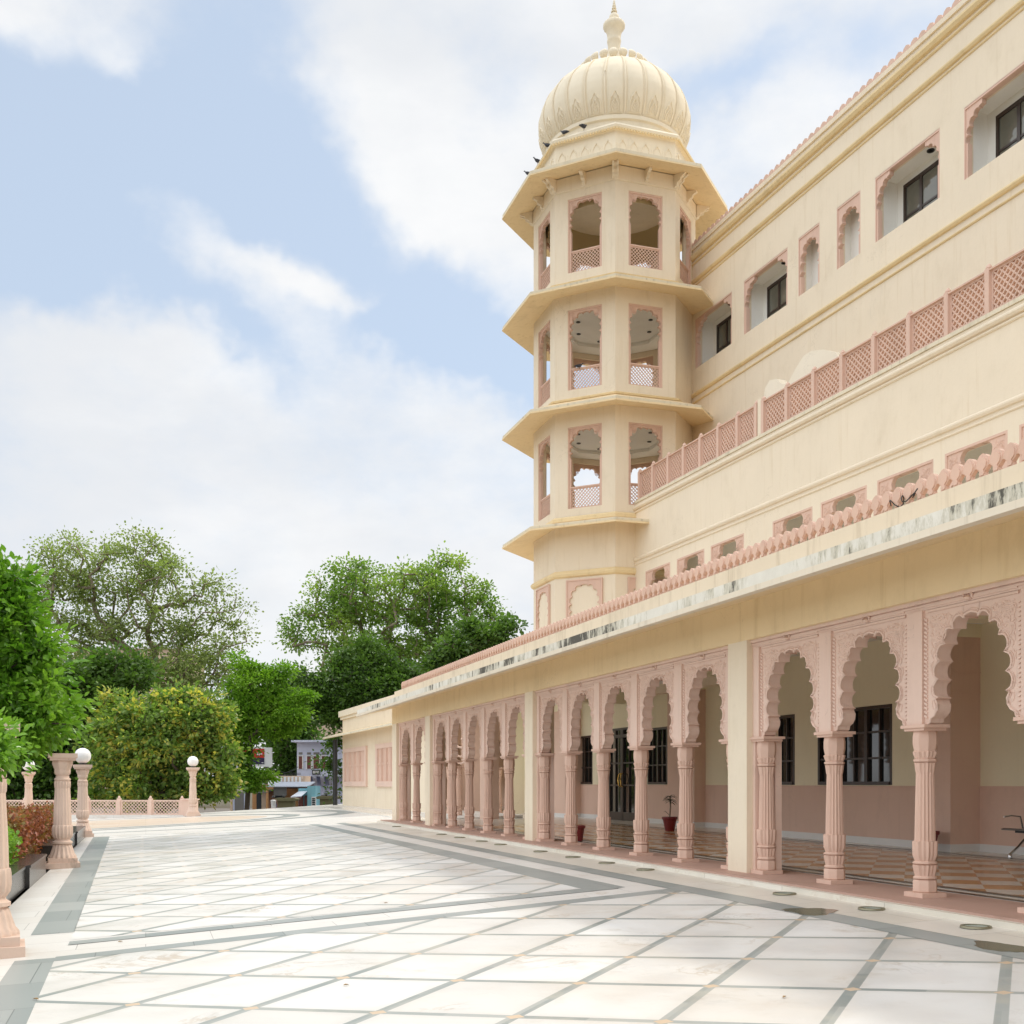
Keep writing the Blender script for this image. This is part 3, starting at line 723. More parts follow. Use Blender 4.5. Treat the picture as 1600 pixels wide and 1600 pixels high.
        wnd = G.part(nm, fr, DARKWOOD)
        G.part('pane', MB().box(NW+.06, NW+.075, a+.01, b-.01, z0+.01, z1-.01), GLASS, parent=wnd)
        if not door_:
            G.part('curtain', MB().box(NW+.12, NW+.13, a+.05, a+(b-a)*.32, z0, z1), CURTAIN, parent=wnd)
        if door_:
            for c in (-1, 1):
                x = (a+b)/2+c*.075
                h = MB(); h.tube([(NW, x, -.12), (NW-.06, x+c*.01, -.08), (NW-.085, x+c*.03, 0.10), (NW-.06, x+c*.01, .28), (NW, x, .32)], .022, 8)
                G.part('handle', h, BRASS, 40, parent=wnd)
    return G
GAL = build_gallery()

# ================================================================== MAIN BLOCK
K1 = 15.07/.94; K2 = 17.65/.94
def build_main():
    B = Root('palace_block', A2, (15.07, 20, -1.0), 'four storey cream palace block with pink lattice balcony and mouldings above the gallery', 'building')
    D1, D2 = 15.07, 17.65
    E1 = 29.0+1.9            # end of the walls near the tower
    S0 = -6.0
    # lower wall (first floor) with arched openings
    gs = lambda u: (D1*1862/(u-165)-.341*D1)/.94
    op = []
    for a, b in ((1477, 1575), (1371, 1459), (1283, 1355), (1207.6, 1270), (1111, 1163), (1058, 1101), (1009, 1047.6)): op.append((gs(b), gs(a), 4.35, 6.28))
    op.append((gs(1700)+0.3, gs(1585)-.12, 4.35, 6.28)); op.sort()
    ops = op+[(op[0][0]-2.0, op[0][0]-.3, 4.35, 6.28)]
    w = MB(); wallholes(w, S0, E1, 2.6, 8.44, ops, D1, D1+.3)
    B.part('lower_wall', w, CREAM)
    def moul(n, z, h, d, s0=S0, s1=E1, m=OCHRE, name='moulding'):
        prof = [(n, z-h/2), (n-d*.6, z-h*.42), (n-d, z-h*.1), (n-d, z+h*.15), (n-d*.55, z+h*.42), (n, z+h/2)]
        mb = MB(); mb.loft([[(a, s0, b) for a, b in prof], [(a, s1, b) for a, b in prof]]); return B.part(name, mb, m)
    moul(D1, 6.75, .13, .06, m=CREAM); moul(D1, 6.60, .05, .03, m=CREAM)
    moul(D1, 8.30, .13, .08, m=CREAM); moul(D1, 8.18, .06, .04, m=CREAM)
    B.part('balcony_edge', MB().box(D1-.03, D1+.35, S0, E1-.3, 8.445, 8.52), CREAM_ST)
    # first floor recess
    B.part('recess', MB().box(D1+1.6, D1+1.7, S0, E1, 3.6, 6.9).box(D1+.3, D1+1.6, S0, E1, 6.8, 6.9).box(D1+.3, D1+1.6, S0, E1, 4.0, 4.1), WHITEP)
    for a, b, z0, z1 in ops:
        hw = (b-a)/2; H = z1-z0
        cv = foil(hw*.88, .35, 1.92, 13, .36, 1.15, 5)
        cv = [(-hw*.86, -.9)]+[(x, z) for x, z in cv]+[(hw*.86, -.9)]
        cv = [(x, z) for x, z in cv]; cv[0] = (-hw*.88, 0); cv[-1] = (hw*.88, 0)
        # wide corner brackets: keep only the ends, open middle
        mb = MB(); arch_panel(mb, hw, H, [(x, min(z, H-.06)) for x, z in cv], .10, .9, 2)
        mb.box(-hw, hw, -.02, 0, H-.05, H); mb.box(-hw, -hw+.05, -.02, 0, 0, H-.05); mb.box(hw-.05, hw, -.02, 0, 0, H-.05)
        relief(mb, cv, hw-.06, H-.06, 3, .007, 16, .9, .9)
        B.inst('window_arch', mb.mesh('window_arch', PINK, 40), (D1+.02, (a+b)/2, z0), ROTN)
    # upper wall
    gu = lambda u: (D2*1862/(u-165)-.341*D2)/.94
    U1 = 31.9
    big = [(gu(1469), gu(1368)), (gu(1231), gu(1163)), (gu(1144), gu(1087)), (17.3, 19.65), (11.0, 13.3)]
    small = [(gu(1345), gu(1308)), (gu(1281), gu(1248)), (15.0, 16.0)]
    hs = [(a, b, 13.18, 14.74) for a, b in big+small]
    w = MB(); wallholes(w, S0, U1, 8.4, 17.0, hs, D2, D2+.25)
    B.part('upper_wall', w, CREAM)
    B.part('core', MB().box(D2+1.6, D2+14, S0, U1, 2, 17.0).box(D2+.25, D2+14, U1-.3, U1-.001, 2, 17.02).box(D2+.25, D2+14, S0, U1-.3, 16.7, 17.05), CREAM)
    B.part('balcony_floor', MB().box(D1+.3, D2, S0, E1-.1, 8.2, 8.44), CREAM)
    moul(D2, 16.75, .20, .13, s1=U1); moul(D2, 16.55, .06, .05, s1=U1); moul(D2, 15.98, .14, .09, s1=U1); moul(D2, 15.84, .05, .035, s1=U1)
    moul(D2, 12.36, .13, .09, s1=U1); moul(D2, 12.12, .06, .045, s1=U1)
    B.part('coping', MB().box(D2-.05, D2+.4, S0, U1, 17.0, 17.12), CREAM)
    cr = MB(); s = S0
    while s < U1:
        cr.loft([[(D2+y, s+x, 17.12+z) for x, z in [(-.13, 0), (-.13, .07), (-.09, .15), (0, .19), (.09, .15), (.13, .07), (.13, 0)]] for y in (0, .08)])
        s += .27
    B.part('cresting', cr, PINK)
    for k, (a, b) in enumerate(big+small):
        isbig = k < len(big); hw = (b-a)/2; H = 1.56; dep = .65 if isbig else .42
        nb = MB(); n0, n1 = D2+.25, D2+dep
        nb.box(n0, n1, a-.1, a, 13.08, 14.84); nb.box(n0, n1, b, b+.1, 13.08, 14.84); nb.box(n0, n1, a, b, 14.74, 14.84); nb.box(n0, n1, a, b, 13.08, 13.18); nb.box(n1, n1+.08, a-.1, b+.1, 13.08, 14.84)
        ni = B.part('window_niche', nb, WHITEP)
        mb = MB()
        if isbig:
            # corner brackets with a lobed edge, flat head between
            br = foil(.42, .12, .62, 9, .36, 1.0, 5)
            half = [p for p in br if p[0] <= 0]     # rises from left to centre
            for sx in (-1, 1):
                pts = [(sx*(hw-.42-.06+.0) + sx*0, 0)]
                prof = [(sx*(hw-.09+(x+.42)*-1.0), H-.80+z) for x, z in half]
                poly = prof+[(sx*(hw-.51), H), (sx*hw, H), (sx*hw, H-.80)]
                rings = [[(x, y, z) for x, z in poly] for y in (0, .12)]
                if sx > 0: rings = rings[::-1]
                mb.loft(rings)
            mb.box(-hw, -hw+.09, 0.0, .12, 0, H-.80); mb.box(hw-.09, hw, .0, .12, 0, H-.80); mb.box(-hw+.51, hw-.51, 0, .12, H-.05, H)
        else:
            cv = foil(hw*.72, .62, 1.20, 11, .42, .95, 5); cv = [(-hw*.80, 0), (-hw*.80, .5)]+[(x, z+.12) for x, z in cv if z > .36]+[(hw*.80, .5), (hw*.80, 0)]
            arch_panel(mb, hw, H, cv, .12, .7, 2)
        mb.box(-hw, hw, -.02, 0, H-.04, H+.02); mb.box(-hw, -hw+.035, -.02, 0, 0, H-.04); mb.box(hw-.035, hw, -.02, 0, 0, H-.04)
        B.inst('window_surround', mb.mesh('window_surround', PINK, 40), (D2+.02, (a+b)/2, 13.18), ROTN, parent=ni)
        if isbig:
            wa, wb = a+.12, b-.30
            n = n1-.06; z0, z1 = 13.18, 14.53
            fr = MB(); fr.box(n, n+.06, wa, wa+.08, z0, z1); fr.box(n, n+.06, wb-.08, wb, z0, z1); fr.box(n, n+.06, wa+.08, wb-.08, z1-.09, z1); fr.box(n, n+.06, wa+.08, wb-.08, z0, z0+.08)
            for q in (1, 2): x = wa+(wb-wa)*q/3; fr.box(n+.003, n+.06, x-.045, x+.045, z0+.08, z1-.09)
            fr.box(n+.01, n+.05, wa+.08, wb-.08, z0+.52, z0+.57)
            B.part('window_frame', fr, DARKWOOD, parent=ni); B.part('pane', MB().box(n+.03, n+.04, wa+.02, wb-.02, z0+.01, z1-.01), GLASSC, parent=ni)
            B.part('downlight', MB().lathe([(.09, 0), (.09, -.02), (.06, -.02), (.05, .0)], 16, (D2+.42, a+(b-a)*.35, 14.738)), BLACKM, parent=ni)
    # balcony lattice railing
    rail_posts = []
    gy = lambda u: (28060/(u-165)-.341*D1)/.94
    us = [998, 1019, 1043, 1067, 1093, 1121, 1151, 1180]
    ps = [gy(u) for u in us]; ps2 = [gy(u) for u in (1191, 1228, 1270, 1314, 1364, 1419, 1478, 1542)]
    while ps2[-1] > 3: ps2.append(ps2[-1]-1.06)
    lat = lattice(MB(), .96, .76, .100, .030, .07, .04); LAT = lat.mesh('railing_panel', PINK)
    pm = MB(); pm.box(-.06, .06, -.055, .055, 0, .86); pm.lathe([(.05, .86), (.06, .88), (.045, .92), (.015, .95), (.004, .96)], 12); POST = pm.mesh('railing_post', PINK, 40)
    NR = D1+.06
    for grp in (ps, ps2):
        for a, b in zip(grp, grp[1:]):
            o = B.inst('railing_panel', LAT, (NR, (a+b)/2, 8.55), ROTN); o.scale = ((a-b-.11)/.96, 1, 1)
        for a in grp: B.inst('railing_post', POST, (NR, a, 8.50), 0)
    B.part('railing_coping', MB().box(NR-.05, NR+.06, ps[-1], ps[0], 9.31, 9.34).box(NR-.05, NR+.06, ps2[-1], ps2[0], 9.31, 9.34), PINK)
    B.part('rail_pier', MB().box(NR-.03, NR+.3, ps2[0]+.07, ps[-1]-.07, 8.44, 9.45), CREAM)
    # shaped pediment rising behind the railing
    Np = 16.0; gp = lambda u: (Np*1862/(u-165)-.341*Np)/.94; zz = lambda u, v: (HV-v)*Np/(.94*(u-165))
    pts = [(1180, 668), (1192, 628), (1196, 606), (1203, 594), (1214, 592), (1222, 600), (1232, 598), (1244, 575), (1256, 556), (1268, 548), (1285, 546), (1306, 550), (1316, 565), (1316, 668)]
    poly = [(gp(u), zz(u, v)) for u, v in pts]
    B.part('pediment', MB().loft([[(Np, s_, z) for s_, z in poly], [(Np+.25, s_, z) for s_, z in poly]]), PEDI)
    # small wall lamp hooks by the tower
    return B
MAIN = build_main()

# ================================================================== TOWER
def build_tower():
    TC = (14.44, 33.5)
    T = Root('octagonal_tower', A1, (TC[0], TC[1], 3.03), 'cream octagonal corner tower with four open arched storeys and ribbed dome', 'tower')
    L = 2.0; apo = L*1.2071; rc = L/2/math.sin(math.pi/8)
    def octv(r, z, rot=22.5): return [(TC[0]+r*math.cos(R(rot+45*k)), TC[1]+r*math.sin(R(rot+45*k)), z) for k in range(8)]
    def ring(name, rows, m, sm=None, cap=False):
        mb = MB(); mb.loft([octv(r, z) for r, z in rows], cap); return T.part(name, mb, m, sm)
    # base (solid) with blind arches
    ring('base_wall', [(rc, 3.03), (rc, 7.9)], CREAM, cap=True)
    ring('moulding', [(rc+.002, 6.30), (rc+.07, 6.34), (rc+.10, 6.40), (rc+.10, 6.44), (rc+.04, 6.50), (rc+.002, 6.52)], OCHRE)
    ring('moulding', [(rc+.002, 7.98), (rc+.10, 8.02), (rc+.10, 8.12), (rc+.02, 8.18)], OCHRE)
    storeys = [(8.05, 8.42, 10.92, 11.75), (11.75, 12.06, 14.52, 15.35), (15.35, 15.66, 17.92, 18.60)]
    t = .26; hwO = .565
    face_ang = [k*45 for k in range(8)]
    arc = foil(hwO*.80, .42, .84, 11, .42, .9, 5)
    for si, (z0, s0, s1, z1) in enumerate(storeys):
        for k, fa in enumerate(face_ang):
            mb = MB(); to = L/2; ti = L/2-t*math.tan(math.pi/8)
            solid = fa == 315 and si < 2
            mb.loft([[(-to, 0, z), (-hwO, 0, z), (-hwO, t, z), (-ti, t, z)] for z in (z0, z1)])
            mb.loft([[(hwO, 0, z), (to, 0, z), (ti, t, z), (hwO, t, z)] for z in (z0, z1)])
            mb.box(-hwO, hwO, 0, t, z0, s0 if not solid else z1)
            if not solid: mb.box(-hwO, hwO, 0, t, s1, z1)
            # local y points inward; face normal angle fa
            a = R(fa); X = Vector((-math.sin(a), math.cos(a), 0)); Y = Vector((-math.cos(a), -math.sin(a), 0)); O = Vector((TC[0]+apo*math.cos(a), TC[1]+apo*math.sin(a), 0))
            mat = Matrix(((X.x, Y.x, 0, O.x), (X.y, Y.y, 0, O.y), (0, 0, 1, 0), (0, 0, 0, 1)))
            wo = T.part('wall_panel', mb.xf(mat), CREAM)
            if solid: continue
            H = s1-s0
            pm = MB(); cv = [(-hwO*.84, 0), (-hwO*.84, H-.98), (-hwO*.70, H-.95), (-hwO*.68, H-.88)]+[(x, z+H-.98) for x, z in arc if z > .12]
            cv = [(-hwO*.84, 0), (-hwO*.84, H-.99)]+[(x, z+H-1.0+.02) for x, z in arc if z > .10]+[(hwO*.84, H-.99), (hwO*.84, 0)]
            arch_panel(pm, hwO, H, cv, .10, H*.5, 2)
            relief(pm, cv, hwO-.03, H-.03, 7, .006, 12, H-.8, H-.98)
            pm.box(-hwO, hwO, -.025, 0, H-.05, H); pm.box(-hwO, -hwO+.04, -.025, 0, 0, H-.05); pm.box(hwO-.04, hwO, -.025, 0, 0, H-.05)
            T.part('window_arch', pm.xf(mat @ Matrix.Translation((0, .045, s0))), PINK, 40, parent=wo)
            lm = MB(); lattice(lm, hwO*2-.12, .62, .078, .02, .03, .035); lm.box(-hwO+.04, hwO-.04, -.02, .06, .62, .66)
            T.part('lattice_rail', lm.xf(mat @ Matrix.Translation((0, .075, s0+.02))), PINK, parent=wo)
        # floor and ceiling
        ring('floor_slab', [(rc-t*1.15, z0-.05), (rc-t*1.15, z0+.2)], WHITEP, cap=True)
        if si < 2:
            ring('ceiling', [(rc-t*1.15, z1-.55), (rc-t*1.15, z1-.06)], WHITEP, cap=True)
            ring('ceiling_step', [(rc-t*1.15-.0, z1-.66), (rc-t*1.15, z1-.555), (rc-.95, z1-.555), (rc-.95, z1-.66), (rc-t*1.15, z1-.66)], WHITEP)
            dl = MB()
            for q in range(8): dl.lathe([(.07, -.012), (.07, 0), (.05, .004)], 14, (TC[0]+1.25*math.cos(R(q*45)), TC[1]+1.25*math.sin(R(q*45)), z1-.56))
            T.part('downlight', dl, BLACKM)
        else:
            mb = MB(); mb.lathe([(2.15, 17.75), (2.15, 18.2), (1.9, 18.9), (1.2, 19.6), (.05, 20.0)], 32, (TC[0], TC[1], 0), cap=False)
            T.part('inner_vault', mb, plaster('dark_ochre_vault', (.50, .40, .22), patch=.05), 40)  # vault plaster in a darker, browner ochre
    # eaves (chajjas) - edge radius rc_e
    re = 3.62
    for k, (ze, zi, zt) in enumerate([(7.65, 7.86, 8.0), (11.2, 11.40, 11.72), (14.77, 14.97, 15.3)]):
        mb = MB(); rows = [(rc+.0, zi), (re, ze), (re+.03, ze+.0), (re+.03, ze+.05), (re, ze+.052), (re-.01, ze+.12), (rc+.02, zt)]
        mb.loft([octv(r, z) for r, z in rows], False); T.part('eave', mb, CREAM_D)
        ring('eave_edge', [(re+.005, ze+.058), (re+.012, ze+.125), (re-.03, ze+.145)], CREAM_ST)
        if k: ring('moulding', [(rc+.002, zt-.04), (rc+.13, zt-.02), (rc+.15, zt+.03), (rc+.05, zt+.08), (rc+.002, zt+.09)], OCHRE)
    # the two small gutter spouts where the eaves meet the block
    ring('eave', [(rc+.05, 18.62), (re, 18.42), (re+.03, 18.42), (re+.03, 18.46), (re, 18.47), (re, 18.55), (rc-.1, 18.98)], CREAM_D)
    ring('eave_edge', [(re+.01, 18.475), (re+.015, 18.56), (re-.06, 18.60)], CREAM_ST)
    ring('frieze', [(rc+.002, 18.16), (rc+.05, 18.18), (rc+.05, 18.60), (rc+.002, 18.6)], CREAM)
    for q in range(8):
        for off in (0, .5):
            a = R(22.5+45*q+(22.5 if off else 0)); rr = (rc if not off else apo)+.03; sc = 1 if not off else .8
            d = Vector((math.cos(a), math.sin(a), 0)); p = Vector((-d.y, d.x, 0)); c = Vector((TC[0], TC[1], 0))
            bk = MB()
            for w_ in ((-.10, -.04), (-.04, .04), (.04, .10)) if not off else ((-.05, .05),):
                sc2 = .8 if w_ == (-.04, .04) else 1
                prof = [(0, 18.20), (.10*sc, 18.25), (.12*sc, 18.32), (.24*sc, 18.36), (.26*sc, 18.44), (.42*sc, 18.49), (.42*sc, 18.56), (0, 18.6)]
                rings = [[c+d*(rr+x*sc2)+p*w+Vector((0, 0, z)) for x, z in prof] for w in w_]; bk.loft(rings)
            T.part('bracket', bk, CREAM)
    # drum
    ring('drum', [(rc+.02, 18.7), (rc-.02, 19.62), (rc-.02, 19.66), (rc+.10, 19.72), (rc+.12, 19.80), (rc+.05, 19.88), (rc-.25, 19.95)], DOME, cap=True)
    bl = MB()
    for k in range(8):
        a = R(45*k); X = Vector((-math.sin(a), math.cos(a), 0)); Nn = Vector((math.cos(a), math.sin(a), 0)); c = Vector((TC[0], TC[1], 0))+Nn*(apo+.0)
        for q in range(5):
            x0 = -.76+q*.38
            pts = [(x0-.13, 18.95), (x0-.11, 19.12), (x0-.12, 19.2), (x0-.09, 19.3), (x0-.04, 19.36), (x0, 19.42), (x0+.04, 19.36), (x0+.09, 19.3), (x0+.12, 19.2), (x0+.11, 19.12), (x0+.13, 18.95)]
            bl.tube([c+X*x+Vector((0, 0, z)) for x, z in pts], .02, 5)
            bl.tube([c+X*(x0-.19)+Vector((0, 0, 18.95)), c+X*(x0-.19)+Vector((0, 0, 19.30))], .008, 4)
    T.part('drum_relief', bl, DOME, 40)
    cap = MB()
    for k in range(8):
        a0, a1 = R(22.5+45*k), R(67.5+45*k)
        for q in range(22):
            t_ = (q+.5)/22; rr = rc+.13; p = Vector((TC[0]+rr*(math.cos(a0)*(1-t_)+math.cos(a1)*t_), TC[1]+rr*(math.sin(a0)*(1-t_)+math.sin(a1)*t_), 19.70))
            cap.box(p.x-.022, p.x+.022, p.y-.022, p.y+.022, 19.64, 19.71)
    T.part('dentils', cap, OCHRE)
    c = (TC[0], TC[1], 0)
    prof = [(2.14, 19.93), (2.16, 20.22), (2.23, 20.25), (2.24, 20.36), (2.18, 20.40), (2.27, 20.55), (2.375, 20.8), (2.43, 21.1), (2.425, 21.35), (2.36, 21.6), (2.24, 21.87), (2.05, 22.13), (1.78, 22.40), (1.42, 22.65), (1.05, 22.83), (.8, 22.91)]
    nr = 24
    def fnr(a, z):
        if z < 20.42: return 1
        x = (a*nr/(2*math.pi)+.5) % 1.0; x = 1-abs(x-.5)*2      # 1 at rib
        return 1+.010*(1-x*x)-(.012 if .80 < x < .93 else 0)
    mb = MB(); mb.lathe(prof[:5], 96, c, cap=False); 
    fine = []
    for (r0, z0), (r1, z1) in zip(prof[4:], prof[5:]):
        for q in range(3): fine.append((r0+(r1-r0)*q/3, z0+(z1-z0)*q/3))
    fine.append(prof[-1]); mb.lathe(fine, 24*14, c, fnr, cap=True)
    dome = T.part('dome', mb, DOME, 50)
    rb = MB(); lf = MB()
    def rad(z):
        for (r0, z0), (r1, z1) in zip(prof[4:], prof[5:]):
            if z0 <= z <= z1: return r0+(r1-r0)*(z-z0)/(z1-z0)
        return .8
    for k in range(nr):
        a = 2*math.pi*k/nr
        pts = [(c[0]+(rad(z)+.012)*math.cos(a), c[1]+(rad(z)+.012)*math.sin(a), z) for z in [20.42+(22.88-20.42)*q/26 for q in range(27)]]
        rb.tube(pts, .022, 5)
        a += math.pi/nr
        for wq, sc_ in ((.145, .72), (.09, .44)):
            o_ = [(-wq, 0), (-wq*1.1, .18), (-wq*1.15, .32), (-wq*.85, .42), (-wq*.9, .47), (-wq*.5, .55), (-wq*.35, .62), (0, .72), (wq*.35, .62), (wq*.5, .55), (wq*.9, .47), (wq*.85, .42), (wq*1.15, .32), (wq*1.1, .18), (wq, 0)]
            pts = []
            for x, z in o_:
                zz_ = 20.46+z*sc_; rr = rad(zz_)+.03; aa = a+x/rr; pts.append((c[0]+rr*math.cos(aa), c[1]+rr*math.sin(aa), zz_))
            lf.tube(pts, .022, 5)
        for q in range(4):
            zz_ = 20.50+q*.075
            for sx in (-1, 1):
                pts = []
                for x, z in ((0, 0), (.05, .05), (.09, .12)):
                    rr = rad(zz_+z)+.028; aa = a+sx*x*(1-q*.1)/rr; pts.append((c[0]+rr*math.cos(aa), c[1]+rr*math.sin(aa), zz_+z))
                lf.tube(pts, .016, 4)
    T.part('rib', rb, DOME, 50, parent=dome); T.part('lotus_relief', lf, DOME, 50, parent=dome)
    pt = MB()
    for k in range(22):
        a = 2*math.pi*k/22
        for q, (r_, z_, s_) in enumerate(((1.0, 23.0, .155),)):
            ctr = Vector((c[0]+r_*math.cos(a), c[1]+r_*math.sin(a), z_)); d = Vector((math.cos(a), math.sin(a), 0)); p = Vector((-d.y, d.x, 0))
            rings = []
            for i in range(7):
                f_ = i/6; w_ = s_*.93*math.sin(math.pi*(.12+.80*f_)); cc_ = ctr+d*(.10*math.sin(math.pi*f_))+Vector((0, 0, -.13+.34*f_))
                rings.append([cc_+p*w_*math.cos(b)+d*.07*math.sin(b)*math.sin(math.pi*(.1+.85*f_)) for b in [2*math.pi*j/10 for j in range(10)]])
            pt.loft(rings)
    pt.lathe([(.95, 22.78), (1.0, 22.9), (.7, 23.0), (.4, 23.08), (.28, 23.2)], 40, c)
    T.part('petal_ring', pt, DOME, 60)
    fi = MB(); fl = lambda a, z: 1+(.06*abs(math.sin(a*9)) if z < 24.05 or 24.15 < z < 24.62 else 0)
    fi.lathe([(.26, 23.1), (.20, 23.5), (.19, 23.9), (.205, 24.0), (.215, 24.03), (.225, 24.08), (.205, 24.12), (.205, 24.17), (.22, 24.3), (.27, 24.42), (.34, 24.50), (.335, 24.60), (.29, 24.66), (.22, 24.70)], 36, c, fl)
    fi.lathe([(.14, 24.70), (.165, 24.78), (.15, 24.88), (.09, 24.94), (.06, 24.98)], 24, c)
    for z, r_ in ((25.02, .10), (25.12, .075), (25.20, .06), (25.27, .045), (25.33, .035)): fi.lathe([(.02, z-.05), (r_, z-.015), (r_, z+.01), (.02, z+.05)], 14, c)
    fi.lathe([(.03, 24.95), (.02, 25.3), (.004, 25.46)], 8, c)
    T.part('finial', fi, DOME, 50)
    # blind arches on the base
    for k in (3, 4, 5, 6):
        a = R(45*k); X = Vector((-math.sin(a), math.cos(a), 0)); Y = Vector((-math.cos(a), -math.sin(a), 0)); O = Vector((TC[0]+(apo+.05)*math.cos(a), TC[1]+(apo+.05)*math.sin(a), 0))
        mat = Matrix(((X.x, Y.x, 0, O.x), (X.y, Y.y, 0, O.y), (0, 0, 1, 0), (0, 0, 0, 1)))
        H = 2.1; pm = MB(); ar = foil(.42, .5, .98, 11, .4, .9, 5); cv = [(-.46, 0), (-.46, H-1.18)]+[(x, z+H-1.18) for x, z in ar if z > .15]+[(.46, H-1.18), (.46, 0)]
        arch_panel(pm, .60, H, cv, .045, 1.2, 2); pm.box(-.60, .60, -.02, 0, H-.04, H); pm.box(-.60, -.56, -.02, 0, 0, H-.04); pm.box(.56, .60, -.02, 0, 0, H-.04)
        T.part('blind_arch', pm.xf(mat @ Matrix.Translation((0, 0, 6.24-H-.02))), PINK, 40)
    return T
TOWER = build_tower()

# ================================================================== ANNEX at the far end of the gallery
def build_annex():
    X = Root('low_annex', A2, (12.2, 50, -1.25), 'low cream annex wall with pink shuttered windows at the far end', 'building')
    X.part('wall', MB().box(12.2, 12.5, 43.5, 60.8, -1.6, 3.45).box(12.5, 18, 60.5, 60.8, -1.6, 3.45), CREAM)
    X.part('parapet', MB().box(12.1, 12.6, 43.5, 60.95, 3.45, 3.60).box(12.02, 12.7, 43.5, 61.05, 3.60, 3.92).box(12.7, 18, 60.6, 61.05, 3.45, 3.9), CREAM)
    ch = MB(); prof = [(11.35, 2.42), (12.2, 2.62), (12.2, 2.76), (11.35, 2.52)]
    ch.loft([[(n, s, z) for n, z in prof] for s in (44, 61.9)])
    X.part('eave', ch, CREAM_D)
    X.part('eave_edge', MB().box(11.33, 11.37, 44, 61.95, 2.44, 2.54), CREAM_ST)
    sa = lambda u: (22716/(u-165)-.341*12.2)/.94
    for a, b in ((sa(574.7), sa(538.7)), (sa(625), sa(589.6))):
        fr = MB(); z0, z1 = -.17, 1.84; n = 12.1
        fr.box(n, 12.22, a, b, z1-.22, z1); fr.box(n, 12.22, a, b, z0, z0+.25); fr.box(n, 12.22, a, a+.35, z0+.25, z1-.22); fr.box(n, 12.22, b-.35, b, z0+.25, z1-.22)
        wi = X.part('window', fr, PINK_L)
        k = 4; w = (b-a-.7)/k
        for q in range(k):
            s0 = a+.35+q*w; sh = MB(); sh.box(12.15, 12.215, s0+.03, s0+w-.03, z0+.25, z1-.22)
            sh.box(12.12, 12.15, s0+.06, s0+w*.16, z0+.3, z1-.27); sh.box(12.12, 12.15, s0+w*.84, s0+w-.06, z0+.3, z1-.27); sh.box(12.122, 12.15, s0+w*.16, s0+w*.84, .85, .95)
            X.part('shutter', sh, PINK, parent=wi)
    return X
build_annex()
o = Root('drain_pipe', A2, (11.9, 61.3, -1.4), 'black vertical pipe at the far corner of the low annex', 'pipe')
pm = MB(); pm.tube([(11.95, 61.6, -1.4), (11.95, 61.6, 2.4)], .13, 12); o.part('pipe', pm, BLACKM, 40); o.part('clamp', MB().lathe([(.16, 0), (.16, .1)], 12, (11.95, 61.6, .5)), BLACKM, 40)

# ================================================================== LAMP POSTS
def lamp_meshes():
    oc = lambda a, z: math.cos(math.pi/8)/math.cos(((a+math.pi/8) % (math.pi/4))-math.pi/8)
    pl = MB(); pl.box(-.31, .31, -.31, .31, 0, .11); pl.box(-.265, .265, -.265, .265, .11, .20)
    sh = MB(); leaf = lambda a, z: 1+.05*math.cos(16*a)
    sh.lathe([(.25, .20), (.245, .24), (.215, .28), (.19, .36), (.165, .45), (.15, .47)], 96, fn=leaf)
    sh.lathe([(.15, .47), (.185, .485), (.185, .52), (.145, .545), (.14, .57)], 32)
    sh.lathe([(.14, .57), (.175, .62), (.185, .70), (.183, .80), (.176, .845), (.17, .85)], 96, fn=leaf)
    sh.lathe([(.165, .83), (.155, 1.2), (.135, 1.60), (.13, 1.68)], 128, fn=lambda a, z: 1+.03*math.cos(16*a))
    sh.lathe([(.133, 1.58), (.142, 1.60), (.146, 1.70), (.142, 1.72)], 96, fn=leaf)
    sh.lathe([(.13, 1.72), (.15, 1.74), (.15, 1.77), (.125, 1.79), (.12, 1.83)], 32)
    cp = MB(); cp.lathe([(.12, 1.83), (.155, 1.87), (.16, 1.93), (.155, 1.95), (.20, 2.05), (.205, 2.12), (.2, 2.13)], 32, fn=oc)
    cp.box(-.235, .235, -.235, .235, 2.13, 2.18); cp.box(-.265, .265, -.265, .265, 2.18, 2.27)
    gl = MB(); gl.lathe([(.05, 2.28)]+[(.245*math.sin(math.pi*k/24), 2.55-.245*math.cos(math.pi*k/24)) for k in range(2, 24)]+[(.002, 2.795)], 48)
    co = MB(); co.lathe([(.13, 2.27), (.13, 2.29), (.08, 2.31), (.075, 2.36)], 24)
    return [('plinth', pl.mesh('plinth', PINKPOST)), ('shaft', sh.mesh('shaft', PINKPOST, 40)), ('capital', cp.mesh('capital', PINKPOST, 35))], [('collar', co.mesh('collar', BLACKM, 40)), ('globe', gl.mesh('globe', GLOBE, 60))]
LP, LG = lamp_meshes()
lamps = [(-1.42, 11.75, 0, 'nearest pink fluted garden pillar, half cut off at the left edge'), (-1.55, 23.6, 0, 'pink fluted pillar without a globe, stained cap, beside the red hedge'),
         (-1.85, 37.0, 1, 'pink lamp pillar with large white globe where the hedge ends'), (2.05, 53.2, 1, 'pink lamp pillar with white globe at the right end of the lattice fence'),
         (-4.6, 50.2, 1, 'pink lamp pillar with white globe standing behind the garden hedge')]
for n, s, g, lab in lamps:
    e = bpy.data.objects.new('lamp_post' if g else 'stone_pillar', None); C.objects.link(e); e.location = frame_pt(A1, n, s, ground_z(n)); e.rotation_euler = (0, 0, A1+R(6)); e.scale = (1, 1, .985)
    tag(e, lab, 'lamp post' if g else 'pillar', 'carved pink stone posts around the court')
    for nm, me in LP+(LG if g else []): link(nm, me, e)

